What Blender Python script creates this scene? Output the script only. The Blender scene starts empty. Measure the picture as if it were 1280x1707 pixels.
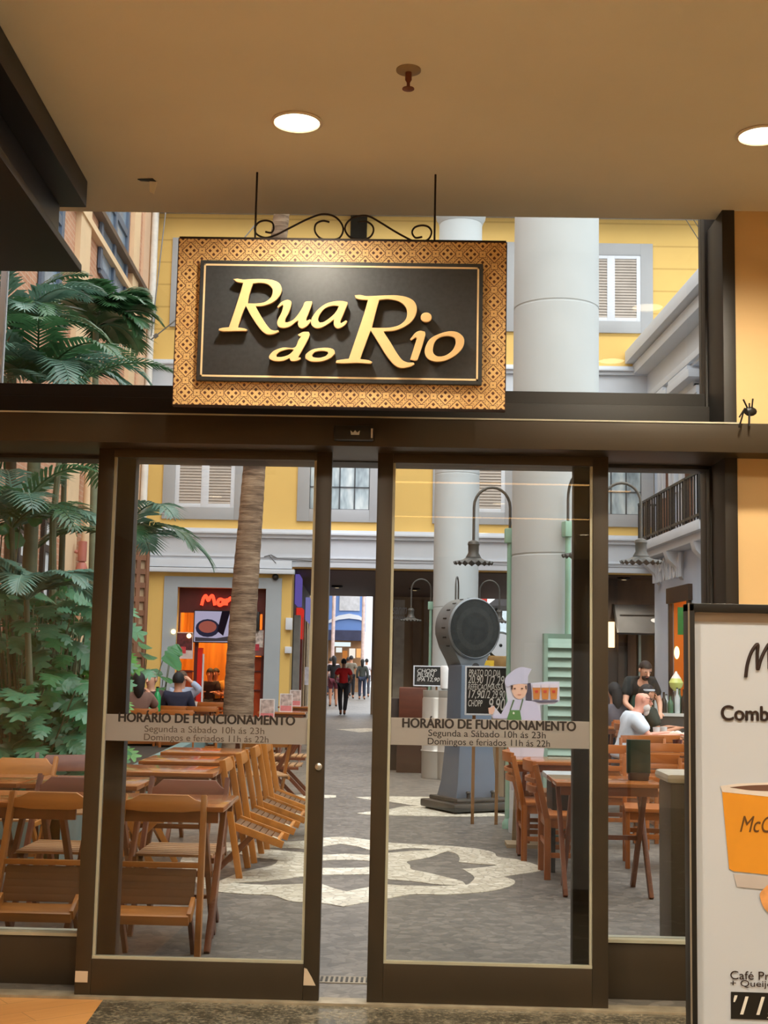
import bpy, bmesh, math, random
from mathutils import Vector, Matrix, Euler
random.seed(7)
scene = bpy.context.scene
COL = scene.collection
R = math.radians
PI = math.pi
# ------------------------------------------------------------------ camera
F = 2150.0; CX = 640.0; CY = 853.5
PITCH = math.atan(0.117); YAW = 0.022; ROLL = 0.0205
EYE = Vector((0.0, 0.0, 1.5))
fw = Vector((-math.sin(YAW)*math.cos(PITCH), math.cos(YAW)*math.cos(PITCH), math.sin(PITCH)))
rt0 = Vector((math.cos(YAW), math.sin(YAW), 0))
up0 = rt0.cross(fw)
rt = rt0*math.cos(ROLL) + up0*math.sin(ROLL)
up = up0*math.cos(ROLL) - rt0*math.sin(ROLL)
cam_d = bpy.data.cameras.new('camera')
cam = bpy.data.objects.new('camera', cam_d); COL.objects.link(cam)
cam_d.sensor_fit = 'VERTICAL'; cam_d.sensor_height = 36.0; cam_d.sensor_width = 36.0
cam_d.lens = F/1707.0*36.0
cam_d.clip_start = 0.05; cam_d.clip_end = 500
mw = Matrix.Identity(4)
for i in range(3):
    mw[i][0] = rt[i]; mw[i][1] = up[i]; mw[i][2] = -fw[i]; mw[i][3] = EYE[i]
cam.matrix_world = mw
scene.camera = cam
# ------------------------------------------------------------------ light and exposure
scene.view_settings.view_transform = 'Standard'
scene.view_settings.look = 'None'
scene.view_settings.gamma = 1.0
scene.view_settings.use_curve_mapping = False
scene.view_settings.exposure = 0.0
SKY = 4.3
wd = bpy.data.worlds.new('sky'); scene.world = wd; wd.use_nodes = True
bg = wd.node_tree.nodes['Background']
bg.inputs[0].default_value = (0.88, 0.94, 1.0, 1)
_wt = wd.node_tree                                   # overcast sky: zenith three times the horizon
_tc = _wt.nodes.new('ShaderNodeTexCoord'); _sx = _wt.nodes.new('ShaderNodeSeparateXYZ'); _wt.links.new(_tc.outputs['Generated'], _sx.inputs[0])
_mr = _wt.nodes.new('ShaderNodeMapRange'); _mr.inputs[1].default_value = 0; _mr.inputs[2].default_value = 1; _mr.inputs[3].default_value = SKY*.36; _mr.inputs[4].default_value = SKY
_wt.links.new(_sx.outputs[2], _mr.inputs[0]); _wt.links.new(_mr.outputs[0], bg.inputs[1])
sun_d = bpy.data.lights.new('sun', 'SUN'); sun_d.energy = 1.6; sun_d.angle = R(60); sun_d.color = (1, .96, .9)
sun = bpy.data.objects.new('sun', sun_d); COL.objects.link(sun)
sun.rotation_euler = (R(38), R(8), 0)
scene.cycles.max_bounces = 8; scene.cycles.transparent_max_bounces = 24
scene.cycles.sample_clamp_indirect = 6.0

# ------------------------------------------------------------------ pixel -> place
def ray(px, py):
    return (fw + rt*((px-CX)/F) - up*((py-CY)/F))
def at(px, py, Y):
    d = ray(px, py); return EYE + d*((Y-EYE.y)/d.y)
def onz(px, py, z):
    d = ray(px, py); return EYE + d*((z-EYE.z)/d.z)
def onplane(px, py, P, N):
    d = ray(px, py); P = Vector(P); N = Vector(N)
    return EYE + d*((P-EYE).dot(N)/d.dot(N))
def gx(px, py): return onz(px, py, 0)

# ------------------------------------------------------------------ mesh building
class MB:
    def __init__(s): s.v = []; s.f = []
    def add(s, vs, fs):
        o = len(s.v); s.v += [tuple(v) for v in vs]; s.f += [tuple(i+o for i in f) for f in fs]; return s
    def box(s, x0, x1, y0, y1, z0, z1):
        vs = [(x0,y0,z0),(x1,y0,z0),(x1,y1,z0),(x0,y1,z0),(x0,y0,z1),(x1,y0,z1),(x1,y1,z1),(x0,y1,z1)]
        return s.add(vs, [(0,3,2,1),(4,5,6,7),(0,1,5,4),(1,2,6,5),(2,3,7,6),(3,0,4,7)])
    def beam(s, p, q, w, h, upv=(0,0,1), taper=1.0):
        p = Vector(p); q = Vector(q); d = (q-p).normalized(); u = Vector(upv)
        a = d.cross(u)
        if a.length < 1e-4: a = d.cross(Vector((0,1,0)))
        a.normalize(); b = a.cross(d).normalized()
        vs = []
        for c, t in ((p,1.0),(q,taper)):
            for sx, sy in ((-1,-1),(1,-1),(1,1),(-1,1)):
                vs.append(c + a*(sx*w/2*t) + b*(sy*h/2*t))
        return s.add(vs, [(0,3,2,1),(4,5,6,7),(0,1,5,4),(1,2,6,5),(2,3,7,6),(3,0,4,7)])
    def tube(s, pts, r, n=8, cap=True, sq=1.0):
        pts = [Vector(p) for p in pts]; m = len(pts)
        rr = r if isinstance(r, (list, tuple)) else [r]*m
        T = []
        for i in range(m):
            a = pts[max(0,i-1)]; b = pts[min(m-1,i+1)]
            T.append((b-a).normalized())
        ref = Vector((0,0,1)) if abs(T[0].z) < .9 else Vector((1,0,0))
        N = T[0].cross(ref).normalized()
        vs = []; fs = []
        for i in range(m):
            N = (N - T[i]*N.dot(T[i])).normalized(); B = T[i].cross(N)
            for k in range(n):
                a = 2*PI*k/n
                vs.append(pts[i] + (N*math.cos(a) + B*math.sin(a)*sq)*rr[i])
        for i in range(m-1):
            for k in range(n):
                fs.append((i*n+k, i*n+(k+1)%n, (i+1)*n+(k+1)%n, (i+1)*n+k))
        if cap:
            fs.append(tuple(range(n-1,-1,-1))); fs.append(tuple((m-1)*n+k for k in range(n)))
        return s.add(vs, fs)
    def lathe(s, prof, n=24, c=(0,0,0), M=None, wave=None):
        c = Vector(c); vs = []; fs = []; m = len(prof)
        for i, (r, z) in enumerate(prof):
            for k in range(n):
                a = 2*PI*k/n; rr = r; zz = z
                if wave: rr, zz = wave(i, a, r, z)
                p = Vector((rr*math.cos(a), rr*math.sin(a), zz))
                if M: p = M @ p
                vs.append(p + c)
        for i in range(m-1):
            for k in range(n):
                fs.append((i*n+k, i*n+(k+1)%n, (i+1)*n+(k+1)%n, (i+1)*n+k))
        fs.append(tuple(range(n-1,-1,-1))); fs.append(tuple((m-1)*n+k for k in range(n)))
        return s.add(vs, fs)
    def prism(s, pts, ext):
        pts = [Vector(p) for p in pts]; e = Vector(ext); n = len(pts)
        vs = pts + [p+e for p in pts]
        fs = [tuple(range(n-1,-1,-1)), tuple(range(n, 2*n))] + [(i,(i+1)%n,(i+1)%n+n,i+n) for i in range(n)]
        return s.add(vs, fs)
    def ell(s, c, rx, ry, rz, n=12, m=8, M=None):
        c = Vector(c); vs = []; fs = []
        for i in range(m+1):
            th = PI*i/m
            for k in range(n):
                a = 2*PI*k/n
                p = Vector((rx*math.sin(th)*math.cos(a), ry*math.sin(th)*math.sin(a), rz*math.cos(th)))
                if M: p = M @ p
                vs.append(c+p)
        for i in range(m):
            for k in range(n):
                fs.append((i*n+k, (i+1)*n+k, (i+1)*n+(k+1)%n, i*n+(k+1)%n))
        return s.add(vs, fs)
    def build(s, name, m, parent=None, bevel=0, smooth=False, loc=None, weld=False):
        me = bpy.data.meshes.new(name); me.from_pydata(s.v, [], s.f); me.update()
        bm = bmesh.new(); bm.from_mesh(me)
        if weld: bmesh.ops.remove_doubles(bm, verts=bm.verts, dist=1e-5)
        bmesh.ops.recalc_face_normals(bm, faces=bm.faces)
        if bevel:
            es = [e for e in bm.edges if len(e.link_faces) == 2 and e.calc_face_angle(0) > 0.6]
            bmesh.ops.bevel(bm, geom=es, offset=bevel, segments=2, affect='EDGES', profile=0.6, clamp_overlap=True)
        bm.to_mesh(me); bm.free()
        return link(name, me, m, parent, smooth or bool(bevel), loc)
def link(name, me, m, parent=None, smooth=False, loc=None):
    o = bpy.data.objects.new(name, me); COL.objects.link(o)
    if m: me.materials.append(m)
    if smooth:
        me.shade_smooth(); me.set_sharp_from_angle(angle=R(38))
    if parent: o.parent = parent
    if loc: o.location = loc
    return o
def tag(o, label=None, cat=None, group=None, kind=None):
    if label: o['label'] = label
    if cat: o['category'] = cat
    if group: o['group'] = group
    if kind: o['kind'] = kind
    return o
def thing(name, label, cat, loc=(0,0,0), rz=0, group=None, kind=None):
    o = bpy.data.objects.new(name, None); COL.objects.link(o)
    o.empty_display_size = .1
    o.location = loc; o.rotation_euler = (0,0,rz)
    return tag(o, label, cat, group, kind)
KIDS = {}
def dup(root, label, loc, rz=0, group=None, scale=None):
    r = root.copy(); COL.objects.link(r); r.location = loc; r.rotation_euler = (0,0,rz)
    r['label'] = label
    if group: r['group'] = group
    if scale: r.scale = (scale,)*3
    for ch in root.children:
        c = ch.copy(); COL.objects.link(c); c.parent = r
        for g in ch.children:
            d = g.copy(); COL.objects.link(d); d.parent = c
    return r
def smoothpts(P, closed=True, n=5, corner=0.5):
    """Catmull-Rom through the points, keeping sharp corners sharp"""
    P = [Vector((p[0], p[1])) for p in P]; m = len(P); out = []
    def sharp(i):
        a = P[(i-1)%m]-P[i]; b = P[(i+1)%m]-P[i]
        if a.length == 0 or b.length == 0: return True
        return a.angle(b) < R(118)
    rng = range(m) if closed else range(m-1)
    for i in rng:
        p1 = P[i]; p2 = P[(i+1)%m]
        p0 = P[(i-1)%m] if (closed or i > 0) else p1
        p3 = P[(i+2)%m] if (closed or i < m-2) else p2
        t1 = (p2-p0)*.5; t2 = (p3-p1)*.5
        if closed and sharp(i): t1 = (p2-p1)
        if closed and sharp((i+1)%m): t2 = (p2-p1)
        L = (p2-p1).length
        if t1.length > L: t1 = t1.normalized()*L
        if t2.length > L: t2 = t2.normalized()*L
        for k in range(n):
            t = k/n
            out.append(p1*(2*t**3-3*t*t+1) + t1*(t**3-2*t*t+t) + p2*(-2*t**3+3*t*t) + t2*(t**3-t*t))
    if not closed: out.append(P[-1])
    return out
def filled(name, loops, m, depth, parent=None, M=None, bevel=0):
    """flat outlines (first outer, others holes) given a depth; lies in its own xy plane, M places it"""
    cu = bpy.data.curves.new(name, 'CURVE'); cu.dimensions = '2D'; cu.fill_mode = 'BOTH'
    cu.extrude = depth/2; cu.bevel_depth = bevel; cu.bevel_resolution = 1
    for lp in loops:
        sp = cu.splines.new('POLY'); sp.points.add(len(lp)-1)
        for i, p in enumerate(lp): sp.points[i].co = (p[0], p[1], 0, 1)
        sp.use_cyclic_u = True
    return curve_mesh(name, cu, m, parent, M)
def curve_mesh(name, cu, m, parent, M):
    tmp = bpy.data.objects.new('tmp', cu); COL.objects.link(tmp)
    bpy.context.view_layer.update()
    me = bpy.data.meshes.new_from_object(tmp.evaluated_get(bpy.context.evaluated_depsgraph_get()))
    bpy.data.objects.remove(tmp)
    if M: me.transform(M)
    me.materials.clear()
    return link(name, me, m, parent)
def text(name, body, m, width, height=None, depth=.002, parent=None, M=None, bold=0, shear=0, align='CENTER', size=1.0):
    """lettering scaled to a width (and height); local x along the line, y up"""
    cu = bpy.data.curves.new(name, 'FONT'); cu.body = body; cu.size = size
    cu.extrude = 0; cu.shear = shear; cu.align_x = 'LEFT'
    tmp = bpy.data.objects.new('tmp', cu); COL.objects.link(tmp)
    bpy.context.view_layer.update()
    me = bpy.data.meshes.new_from_object(tmp.evaluated_get(bpy.context.evaluated_depsgraph_get()))
    bpy.data.objects.remove(tmp)
    xs = [v.co.x for v in me.vertices]; ys = [v.co.y for v in me.vertices]
    sx = width/(max(xs)-min(xs)); sy = sx if height is None else height/(max(ys)-min(ys))
    cx = (max(xs)+min(xs))/2 if align == 'CENTER' else min(xs); cy = (max(ys)+min(ys))/2
    for v in me.vertices: v.co = ((v.co.x-cx)*sx, (v.co.y-cy)*sy, 0)
    bm = bmesh.new(); bm.from_mesh(me)
    if bold:                       # heavier weight: the same glyphs overprinted a hair apart
        g0 = bm.faces[:]
        for zi, (ox_, oy_) in enumerate(((-1,0),(0,.5),(0,-.5))):
            g = bmesh.ops.duplicate(bm, geom=g0)
            bmesh.ops.translate(bm, verts=[e for e in g['geom'] if isinstance(e, bmesh.types.BMVert)], vec=(ox_*bold*sx, oy_*bold*sy, (zi+1)*max(depth,.0004)*.3))
        bmesh.ops.translate(bm, verts=[v for f in g0 for v in f.verts if v.tag is False and not setattr(v,'tag',True)], vec=(bold*sx,0,0))
    if depth:
        g = bmesh.ops.extrude_face_region(bm, geom=bm.faces[:])
        bmesh.ops.translate(bm, verts=[e for e in g['geom'] if isinstance(e, bmesh.types.BMVert)], vec=(0,0,depth))
    bmesh.ops.recalc_face_normals(bm, faces=bm.faces)
    bm.to_mesh(me); bm.free()
    if M: me.transform(M)
    me.materials.clear()
    return link(name, me, m, parent)
def facing(loc, ax=(1,0,0), ay=(0,0,1)):
    """matrix that puts local x on ax, local y on ay"""
    ax = Vector(ax).normalized(); ay = Vector(ay).normalized(); az = ax.cross(ay)
    M = Matrix.Identity(4)
    for i in range(3):
        M[i][0] = ax[i]; M[i][1] = ay[i]; M[i][2] = az[i]; M[i][3] = loc[i]
    return M

# ------------------------------------------------------------------ materials
def lin(r, g, b):
    f = lambda c: (c/255/12.92) if c/255 <= .04045 else ((c/255+.055)/1.055)**2.4
    return (f(r), f(g), f(b))
class NT:
    def __init__(s, name):
        s.m = bpy.data.materials.new(name); s.m.use_nodes = True; s.t = s.m.node_tree; s.t.nodes.clear()
        s.out = s.t.nodes.new('ShaderNodeOutputMaterial')
    def n(s, typ, **kw):
        nd = s.t.nodes.new(typ)
        for k, v in kw.items(): setattr(nd, k, v)
        return nd
    def l(s, a, b): s.t.links.new(a, b)
    def math(s, op, a, b=None, c=None):
        nd = s.n('ShaderNodeMath', operation=op)
        for i, x in enumerate((a, b, c)):
            if x is None: continue
            if isinstance(x, (int, float)): nd.inputs[i].default_value = x
            else: s.l(x, nd.inputs[i])
        return nd.outputs[0]
    def coord(s, kind='Object'):
        return s.n('ShaderNodeTexCoord').outputs[kind]
    def pos(s): return s.n('ShaderNodeNewGeometry').outputs['Position']
    def noise(s, vec, scale, detail=3, rough=.5, stretch=None):
        if stretch:
            mp = s.n('ShaderNodeMapping'); mp.inputs['Scale'].default_value = stretch; s.l(vec, mp.inputs[0]); vec = mp.outputs[0]
        nd = s.n('ShaderNodeTexNoise'); nd.inputs['Scale'].default_value = scale
        nd.inputs['Detail'].default_value = detail; nd.inputs['Roughness'].default_value = rough
        s.l(vec, nd.inputs['Vector']); return nd.outputs[0]
    def ramp(s, fac, stops):
        nd = s.n('ShaderNodeValToRGB'); e = nd.color_ramp.elements
        while len(e) < len(stops): e.new(.5)
        for i, (p, c) in enumerate(stops):
            e[i].position = p; e[i].color = (*c, 1) if len(c) == 3 else c
        s.l(fac, nd.inputs[0]); return nd.outputs[0]
    def mix(s, fac, a, b):
        nd = s.n('ShaderNodeMix', data_type='RGBA')
        for i, x in ((0, fac), (6, a), (7, b)):
            if isinstance(x, (int, float)): nd.inputs[i].default_value = x
            elif isinstance(x, tuple): nd.inputs[i].default_value = (*x, 1)
            else: s.l(x, nd.inputs[i])
        return nd.outputs[2]
    def bsdf(s, col, rough=.5, metal=0, bump=None, bstr=.3, bdist=.01, spec=.5, emit=None, estr=0):
        b = s.n('ShaderNodeBsdfPrincipled')
        if isinstance(col, tuple): b.inputs['Base Color'].default_value = (*col, 1)
        else: s.l(col, b.inputs['Base Color'])
        if isinstance(rough, (int, float)): b.inputs['Roughness'].default_value = rough
        else: s.l(rough, b.inputs['Roughness'])
        b.inputs['Metallic'].default_value = metal
        b.inputs['Specular IOR Level'].default_value = spec
        if bump is not None:
            bp = s.n('ShaderNodeBump'); bp.inputs['Strength'].default_value = bstr; bp.inputs['Distance'].default_value = bdist
            s.l(bump, bp.inputs['Height']); s.l(bp.outputs[0], b.inputs['Normal'])
        if emit:
            if isinstance(emit, tuple): b.inputs['Emission Color'].default_value = (*emit, 1)
            else: s.l(emit, b.inputs['Emission Color'])
            b.inputs['Emission Strength'].default_value = estr
        s.l(b.outputs[0], s.out.inputs[0]); return b
def sc3(c, k): return tuple(min(1, x*k) for x in c)
MATS = {}
def plain(name, rgb, rough=.55, metal=0, var=.12, scale=6, bump=0, spec=.5):
    if name in MATS: return MATS[name]
    t = NT(name); c = lin(*rgb)
    v = t.coord(); nz = t.noise(v, scale, 4)
    col = t.ramp(nz, [(.3, sc3(c, 1-var)), (.7, sc3(c, 1+var))])
    t.bsdf(col, rough, metal, bump=nz if bump else None, bstr=bump, spec=spec)
    MATS[name] = t.m; return t.m
def wood(name, rgb, axis='x', rough=.4, var=.35, scale=14):
    if name in MATS: return MATS[name]
    t = NT(name); c = lin(*rgb); v = t.coord()
    st = {'x': (.12,1,1), 'y': (1,.12,1), 'z': (1,1,.12)}[axis]
    nz = t.noise(v, scale, 5, .6, st)
    rnd = t.n('ShaderNodeObjectInfo').outputs['Random']
    k = t.math('ADD', nz, t.math('MULTIPLY', t.math('SUBTRACT', rnd, .5), .25))
    col = t.ramp(k, [(.25, sc3(c, 1-var)), (.5, c), (.78, sc3(c, 1+var*.8))])
    t.bsdf(col, rough, 0, bump=nz, bstr=.08)
    MATS[name] = t.m; return t.m
def glow(name, rgb, strength):
    if name in MATS: return MATS[name]
    t = NT(name); e = t.n('ShaderNodeEmission'); e.inputs[0].default_value = (*lin(*rgb), 1); e.inputs[1].default_value = strength
    t.l(e.outputs[0], t.out.inputs[0]); MATS[name] = t.m; return t.m
def glassmat(name, tint=(.96,.98,.97), k=1.0, ior=1.45):
    if name in MATS: return MATS[name]
    t = NT(name)
    fr = t.n('ShaderNodeFresnel'); fr.inputs[0].default_value = ior
    tr = t.n('ShaderNodeBsdfTransparent'); tr.inputs[0].default_value = (*tint, 1)
    gl = t.n('ShaderNodeBsdfGlossy'); gl.inputs['Roughness'].default_value = 0.0
    mx = t.n('ShaderNodeMixShader'); t.l(t.math('MULTIPLY', fr.outputs[0], k), mx.inputs[0]); t.l(tr.outputs[0], mx.inputs[1]); t.l(gl.outputs[0], mx.inputs[2])
    t.l(mx.outputs[0], t.out.inputs[0]); MATS[name] = t.m; return t.m
GLASS = glassmat('clear_glass', (.905,.90,.875))
FRAME = plain('bronze_frame', (58, 48, 34), .42, .2, .1, 3)
FRAME_D = plain('dark_bronze', (34, 27, 18), .5, .1, .1, 3)
BLACK = plain('black_paint', (18, 17, 16), .45, 0, .1)
WHITE = plain('white_paint', (214, 219, 226), .6, 0, .04, 2)
IRON = plain('wrought_iron', (40, 28, 18), .5, .5, .15)
CHROME = plain('brushed_metal', (190, 190, 188), .28, .9, .06)
PALE_EDGE = plain('pale_gasket_and_lit_edge', (176, 172, 150), .5, .2, .1)
# ================================================================== ENTRANCE HALL
YD = 5.9      # sliding leaves
YS = 6.15     # fixed side lights
YT = 6.25     # glass above the doors
YH = 5.72     # face of the operator box
def Xm(px, Y, py=1200): return at(px, py, Y).x
def Zm(px, py, Y): return at(px, py, Y).z
ZC = Zm(640, 359, 6.0)          # ceiling height
# materials
t = NT('ceiling_plaster'); c = lin(230, 222, 200); nz = t.noise(t.pos(), 1.2, 3)
t.bsdf(t.ramp(nz, [(.3, sc3(c,.95)), (.7, sc3(c,1.04))]), .8); CEIL = t.m
t = NT('warm_plaster'); c = lin(214, 178, 124); nz = t.noise(t.pos(), 1.6, 3)
t.bsdf(t.ramp(nz, [(.3, sc3(c,.95)), (.7, sc3(c,1.04))]), .75); WALLM = t.m
t = NT('speckled_granite'); p = t.pos()
n1 = t.noise(p, 46, 5, .7); n2 = t.noise(p, 9, 3)
k = t.math('ADD', t.math('MULTIPLY', n1, .8), t.math('MULTIPLY', n2, .3))
t.bsdf(t.ramp(k, [(.42, lin(50,46,38)), (.55, lin(92,86,72)), (.68, lin(140,128,106))]), t.math('MULTIPLY', n2, .45), 0, bump=n1, bstr=.05); GRAN = t.m
t = NT('oak_planks'); p = t.pos()
mp = t.n('ShaderNodeMapping'); mp.inputs['Rotation'].default_value = (0,0,R(-38)); t.l(p, mp.inputs[0])
br = t.n('ShaderNodeTexBrick'); br.inputs['Scale'].default_value = 1; br.inputs['Brick Width'].default_value = 1.1; br.inputs['Row Height'].default_value = .16
br.inputs['Mortar Size'].default_value = .002; br.inputs['Color1'].default_value = (*lin(206,150,88),1); br.inputs['Color2'].default_value = (*lin(184,126,68),1); br.inputs['Mortar'].default_value = (*lin(110,72,36),1)
t.l(mp.outputs[0], br.inputs[0]); nz = t.noise(mp.outputs[0], 9, 4, .6, (.15,1,1))
t.bsdf(t.mix(.35, br.outputs[0], t.ramp(nz, [(.3, lin(170,112,58)), (.7, lin(224,170,104))])), .32); OAK = t.m

# shell
wl = at(190, 1641, 5.85); wa = onz(190, 1641, 0); wb = onz(143, 1707, 0)
sl = (wb.x-wa.x)/(wb.y-wa.y)
xa6 = wa.x + sl*(6.0-wa.y); xb0 = wa.x + sl*(-2-wa.y)
m = MB().prism([(xa6,6.0,0),(xb0,-2,0),(4.2,-2,0),(4.2,6.0,0)], (0,0,-.12))
tag(m.build('floor_granite', GRAN), 'dark speckled granite floor in front of the sliding doors', 'floor', kind='structure')
m = MB().prism([(xa6,6.0,0),(-5.2,6.0,0),(-5.2,-2,0),(xb0,-2,0)], (0,0,-.12))
tag(m.build('floor_wood', OAK), 'orange wooden plank floor at the lower left corner', 'floor', kind='structure')
tag(MB().box(-5.2,4.2,-14,-2,-.12,0).build('floor_hall', plain('pale_bounce_floor',(206,186,158),.4)), 'unseen hall floor behind the viewer, made pale to bounce light', 'floor', kind='structure')  # out of view, colour kept pale so it bounces light to the ceiling
tag(MB().box(-5.2,4.2,-14,6.0,ZC,ZC+.22).build('ceiling', CEIL), 'plain beige ceiling over the entrance with round downlights', 'ceiling', kind='structure')
tag(MB().box(-5.4,-5.2,-14,6.0,-.1,ZC+.2).build('wall_left', WALLM), 'plain left wall of the entrance hall', 'wall', kind='structure')
tag(MB().box(4.2,4.4,-14,6.0,-.1,ZC+.2).build('wall_right', WALLM), 'plain right wall of the entrance hall', 'wall', kind='structure')
DARKW = plain('dim_hall_wall', (120, 96, 70), .7)
tag(MB().box(-5.4,4.4,-14.2,-14,-.1,ZC+.2).build('wall_back', DARKW), 'far wall of the hall behind the viewer', 'wall', kind='structure')
# facade wall right of the frame: a warm plastered panel above and below the header
xp0 = Xm(1183, 6.1, 700); xp1 = Xm(1206, 6.1, 700)
tag(MB().box(xp1, 4.4, 5.88, 6.3, -.1, ZC+.6).build('wall_front', WALLM), 'warm beige plastered wall right of the door frame', 'wall', kind='structure')
tag(MB().box(-5.4, 4.4, 6.1, 6.5, ZC+.32, 6.5).build('wall_upper', WALLM), 'outer wall over the entrance', 'wall', kind='structure')

# frame: posts, rails, base panels
zTb0 = Zm(590, 651, YT)      # glass above: lower edge
zHt = Zm(600, 695, YH); zHb = Zm(600, 744, YH)
zlt = Zm(340, 752, YD); zlb = 0.012
m = MB().box(-5.2, xp1, YT-.05, YT+.07, zHt-.12, zTb0)
m.box(-5.2, xp1, YT-.10, YT+.09, zHt-.14, Zm(590, 668, YT-.1))
m.box(xp0, xp1, YT-.07, YT+.07, -.1, ZC+.35); m.box(xp1-.055, xp1+.004, 5.865, YT-.07, 0, ZC)
m.box(-5.2, xp1, YT-.05, YT+.07, ZC+.26, ZC+.34)
tag(m.build('trim_transom', FRAME_D, bevel=.004), 'dark bronze rail and post framing the glass over the doors', 'frame', kind='structure')
m = MB().box(-5.2, 4.2, YH, YS+.12, zHb, zHt)
hd = tag(m.build('trim_header', FRAME, bevel=.004), 'wide dark bronze header running over the sliding doors', 'header', kind='structure')
MB().box(-5.2, xp1-.02, YH-.003, YH+.02, zHt-.004, zHt+.003).build('lit_edge_strip', PALE_EDGE, hd)  # light on the header's top edge, put in as a pale strip
ZR = Zm(600, 757, YS)
m = MB().box(-5.2, xp1, YS-.03, YS+.06, ZR-.02, zHb+.02)
tag(m.build('trim_track', FRAME_D), 'dark door track under the header', 'track', kind='structure')
# fixed side lights
def sidelight(n, x0, x1, xin0, xin1, zb, label):
    w = thing('window_%d' % n, label, 'window', (0,0,0), kind='structure')
    f = MB()
    f.box(x0, xin0, YS-.03, YS+.05, 0, ZR); f.box(xin1, x1, YS-.03, YS+.05, 0, ZR)
    f.box(xin0, xin1, YS-.03, YS+.05, ZR-.05, ZR)
    f.build('window_frame', FRAME_D, w, bevel=.003)
    MB().box(xin0, xin1, YS-.035, YS+.05, 0.0, zb).build('base_panel', FRAME, w, bevel=.003)
    MB().box(xin0, xin1, YS-.045, YS+.06, zb, zb+.014).build('window_sill', PALE_EDGE, w)
    MB().box(xin0, xin1, YS+.006, YS+.014, zb+.014, ZR-.05).build('glass_pane', GLASS, w)
    return w
xl1 = Xm(218, YS, 1200)-.02; xl0 = xl1-.115
xr0 = Xm(954, YS, 1200); xr1 = xr0+.11
sidelight(1, -5.2, xl1, -5.0, xl0, Zm(60, 1556, YS), 'tall fixed glass side light left of the sliding doors, plants behind')
sidelight(2, xr0, xp1, xr1, xp0, Zm(1100, 1570, YS), 'narrow fixed glass side light right of the sliding doors')
# glass over the doors
w = thing('window_3', 'wide glass pane over the doors behind the hanging sign', 'window', kind='structure')
MB().box(-5.2, xp0, YT+.004, YT+.012, zTb0, ZC+.30).build('glass_pane', GLASS, w)
xj = at(3, 550, YT).x
MB().box(xj-.016, xj+.012, YT-.01, YT+.03, zTb0, ZC+.3).build('glass_joint', WHITE, w)

# sliding leaves
t = NT('frosted_film')
tl = t.n('ShaderNodeBsdfTranslucent'); tl.inputs[0].default_value = (.80,.74,.68,1)
df = t.n('ShaderNodeBsdfDiffuse'); df.inputs[0].default_value = (.60,.58,.56,1)
tr = t.n('ShaderNodeBsdfTransparent'); tr.inputs[0].default_value = (.9,.86,.82,1)
m1 = t.n('ShaderNodeMixShader'); m1.inputs[0].default_value = .25; t.l(tl.outputs[0], m1.inputs[1]); t.l(df.outputs[0], m1.inputs[2])
m2 = t.n('ShaderNodeMixShader'); t.l(t.math('MULTIPLY', t.noise(t.coord(), 3), .16), m2.inputs[0]); t.l(m1.outputs[0], m2.inputs[1]); t.l(tr.outputs[0], m2.inputs[2])
t.l(m2.outputs[0], t.out.inputs[0]); FILM = t.m
INK = plain('brown_black_print', (34, 24, 18), .6)
INK2 = plain('grey_print', (92, 78, 66), .6)
def leaf(n, pxl, pxr, pil, pir, pyt, pyb, band, tx, label):
    d = thing('door_%d' % n, label, 'door', kind='structure')
    x0, x1, i0, i1 = (Xm(p, YD, 1190) for p in (pxl, pxr, pil, pir))
    zt = Zm((pxl+pxr)/2, pyt, YD); zb = Zm((pxl+pxr)/2, pyb, YD)
    f = MB()
    f.box(x0, i0, YD, YD+.045, zlb, zHb+.01); f.box(i1, x1, YD, YD+.045, zlb, zHb+.01)
    f.box(i0, i1, YD, YD+.045, zt, zHb+.01); f.box(i0, i1, YD, YD+.045, zlb, zb)
    f.build('door_frame', FRAME, d, bevel=.003)
    g = MB()
    g.box(i0, i0+.012, YD+.01, YD+.03, zb, zt); g.box(i1-.012, i1, YD+.01, YD+.03, zb, zt); g.box(i0, i1, YD+.005, YD+.03, zb, zb+.012)
    g.build('gasket', PALE_EDGE, d)
    MB().box(i0+.006, i1-.006, YD+.016, YD+.024, zb+.006, zt).build('glass_pane', GLASS, d)
    bx0, by0, bx1, by1 = band
    b0 = at(bx0, by0, YD); b1 = at(bx1, by1, YD)
    xa = max(i0+.013, b0.x); xb = min(i1-.013, b1.x)
    zz0 = (at(bx0, by1, YD).z + at(bx1, by1, YD).z)/2
    st = MB().box(xa, xb, YD+.0128, YD+.0152, b1.z, b0.z).build('opening_hours_sticker', FILM, d)
    st['label'] = 'pale frosted strip printed with opening hours'
    y = YD+.0122
    for (s, l, r, cy, h, bold, im) in tx:
        a = at(l, cy, YD); b = at(r, cy, YD)
        text('sticker_text', s, im, b.x-a.x, h*YD/F, 0.0004, st, facing(((a.x+b.x)/2, y, at((l+r)/2, cy, YD).z)), bold=bold)
    return d, (x0, x1, i0, i1, zt, zb)
d1, q1 = leaf(1, 145, 543, 171, 517, 764, 1603, (171, 1190, 517, 1242),
     [('HORÁRIO DE FUNCIONAMENTO', 197, 491, 1196.5, 19, .040, INK), ('Segunda a Sábado 10h ás 23h', 240, 440, 1218.5, 14, .002, INK2), ('Domingos e feriados 11h ás 22h', 239, 447, 1232.5, 14, .002, INK2)],
     'left sliding glass door leaf with opening hours strip')
d2, q2 = leaf(2, 621, 1014, 647, 988, 774, 1611, (647, 1196, 986, 1249),
     [('HORÁRIO DE FUNCIONAMENTO', 671, 960, 1206, 19, .040, INK), ('Segunda a Sábado 10h ás 23h', 714, 910, 1225.5, 14, .002, INK), ('Domingos e feriados 11h ás 22h', 713, 917, 1239.5, 14, .002, INK)],
     'right sliding glass door leaf with opening hours strip')
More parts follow.
